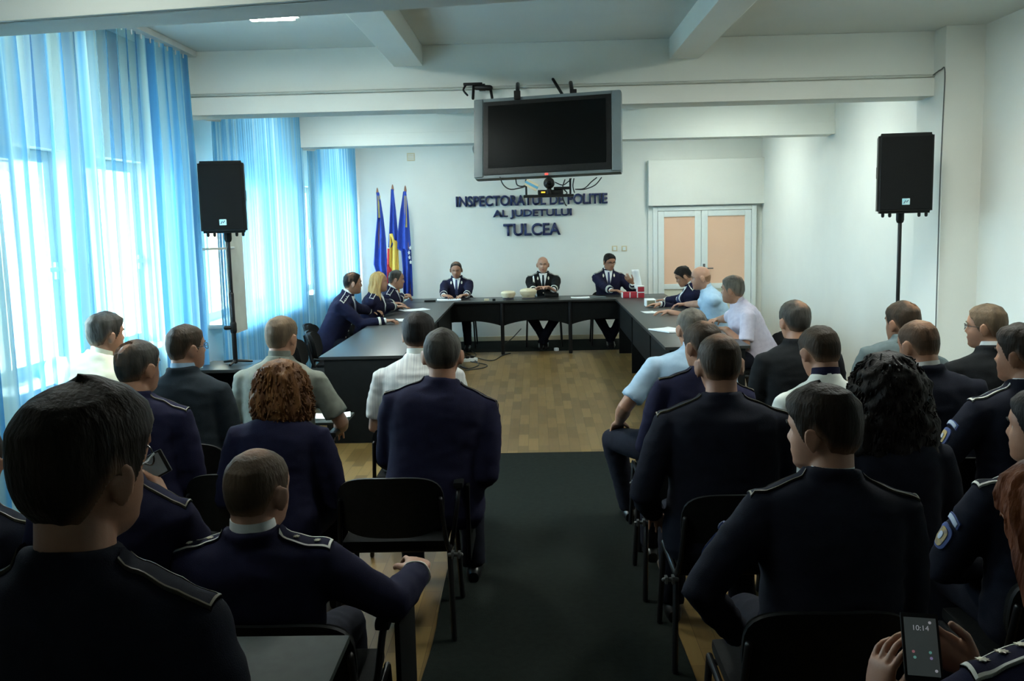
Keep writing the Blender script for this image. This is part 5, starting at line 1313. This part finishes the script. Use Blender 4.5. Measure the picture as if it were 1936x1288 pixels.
# window sill
p = atZ(88, 693, SZ); bm = B(); tube(bm, [(WL + .0, 5.55, SZ + .032), (WL + .08, 5.85, SZ + .032)], .03, 14, round_ends=False); o = obj('paper_roll', bm, 'rolled_blue'); tag(o, 'blue paper roll lying on the nearest window sill', 'paper roll')
bm = B(); box(bm, (WL + .0, 5.86, SZ + .0005), (WL + .13, 6.05, SZ + .05), .004); o = obj('book', bm, 'paper'); bm = B(); box(bm, (WL - .001, 5.858, SZ + .001), (WL + .131, 6.052, SZ + .012), .002); obj('cover', bm, 'red_box', o); tag(o, 'white book with red cover on the nearest window sill', 'book')
# phones
def phone(c, R, label, scr=True):
    o = empty('smartphone', c); o.rotation_euler = R
    bm = B(); box(bm, (-.039, -.0055, -.073), (.039, .0055, .073), .008); obj('case', bm, 'black_plastic', o)
    bm = B(); box(bm, (-.033, -.0068, -.062), (.033, -.0050, .062), .002); s = obj('screen', bm, 'phone_screen', o)
    if scr:
        cu = bpy.data.curves.new('t', 'FONT'); cu.body = '10:14'; cu.size = .016; cu.align_x = 'CENTER'; to = bpy.data.objects.new('t', cu); COL.objects.link(to)
        me = bpy.data.meshes.new_from_object(to.evaluated_get(bpy.context.evaluated_depsgraph_get())); bpy.data.objects.remove(to)
        me.transform(Matrix.Translation((0, -.0072, .034)) @ Matrix.Rotation(PI / 2, 4, 'X')); me.materials.clear(); me.materials.append(MATS['screen_text']); t = bpy.data.objects.new('clock_text', me); COL.objects.link(t); t.parent = s
        for (x, z, m) in ((-.018, -.012, 'icon_red'), (.016, -.012, 'icon_teal'), (-.016, -.024, 'icon_teal'), (.017, -.024, 'icon_violet'), (.025, -.05, 'screen_text'), (.02, .052, 'screen_text')):
            b2 = B(); tube(b2, [(x, -.0066, z), (x, -.0074, z)], .0032, 10, round_ends=False); obj('icon', b2, m, s)
    tag(o, label, 'phone'); return o
mat('phone_screen', (.03, .035, .036), None, 30, .2, emit=(.5, .62, .6), estr=.028)
mat('screen_text', (.5, .5, .52), None, 5, .4, emit=(.8, .8, .9), estr=.14); mat('icon_red', (.5, .2, .22), None, 5, .4, emit=(.8, .3, .35), estr=.12); mat('icon_teal', (.2, .5, .45), None, 5, .4, emit=(.3, .8, .7), estr=.12); mat('icon_violet', (.4, .3, .6), None, 5, .4, emit=(.6, .5, .9), estr=.12)
phone(ph, (D(-38), 0, D(-12)), 'black smartphone showing the time in the red haired woman hands')
phone(atY(276, 890, 2.90), (D(-15), D(62), D(-10)), 'dark phone held up by the grey haired man', False)
# unused chair prototypes leave the scene
for p in (PROTO, PROTO_CL, PROTO_TF, PROTO_TO):
    if p.name not in used:
        for c in list(p.children): bpy.data.objects.remove(c)
        bpy.data.objects.remove(p)
# ================================================================== light
w = bpy.data.worlds.new('sky'); SC.world = w; w.use_nodes = True
bg = w.node_tree.nodes['Background']; N = w.node_tree.nodes; Lk = w.node_tree.links
tc = N.new('ShaderNodeTexCoord'); sx = N.new('ShaderNodeSeparateXYZ'); rp = N.new('ShaderNodeValToRGB'); Lk.new(tc.outputs['Generated'], sx.inputs[0]); Lk.new(sx.outputs['Z'], rp.inputs[0])
rp.color_ramp.elements[0].color = (.92, .98, .98, 1); rp.color_ramp.elements[1].color = (.66, .84, 1, 1); Lk.new(rp.outputs[0], bg.inputs['Color'])
bg.inputs['Strength'].default_value = 55.0
v = SC.view_settings; v.view_transform = 'Standard'; v.look = 'None'; v.gamma = 1; v.use_curve_mapping = False; v.exposure = 0.46
cy = SC.cycles
cy.use_denoising = True; cy.max_bounces = 8; cy.use_adaptive_sampling = True; cy.adaptive_threshold = .025; cy.diffuse_bounces = 4; cy.glossy_bounces = 3; cy.transmission_bounces = 4; cy.transparent_max_bounces = 12; cy.caustics_reflective = False; cy.caustics_refractive = False; cy.sample_clamp_indirect = 6
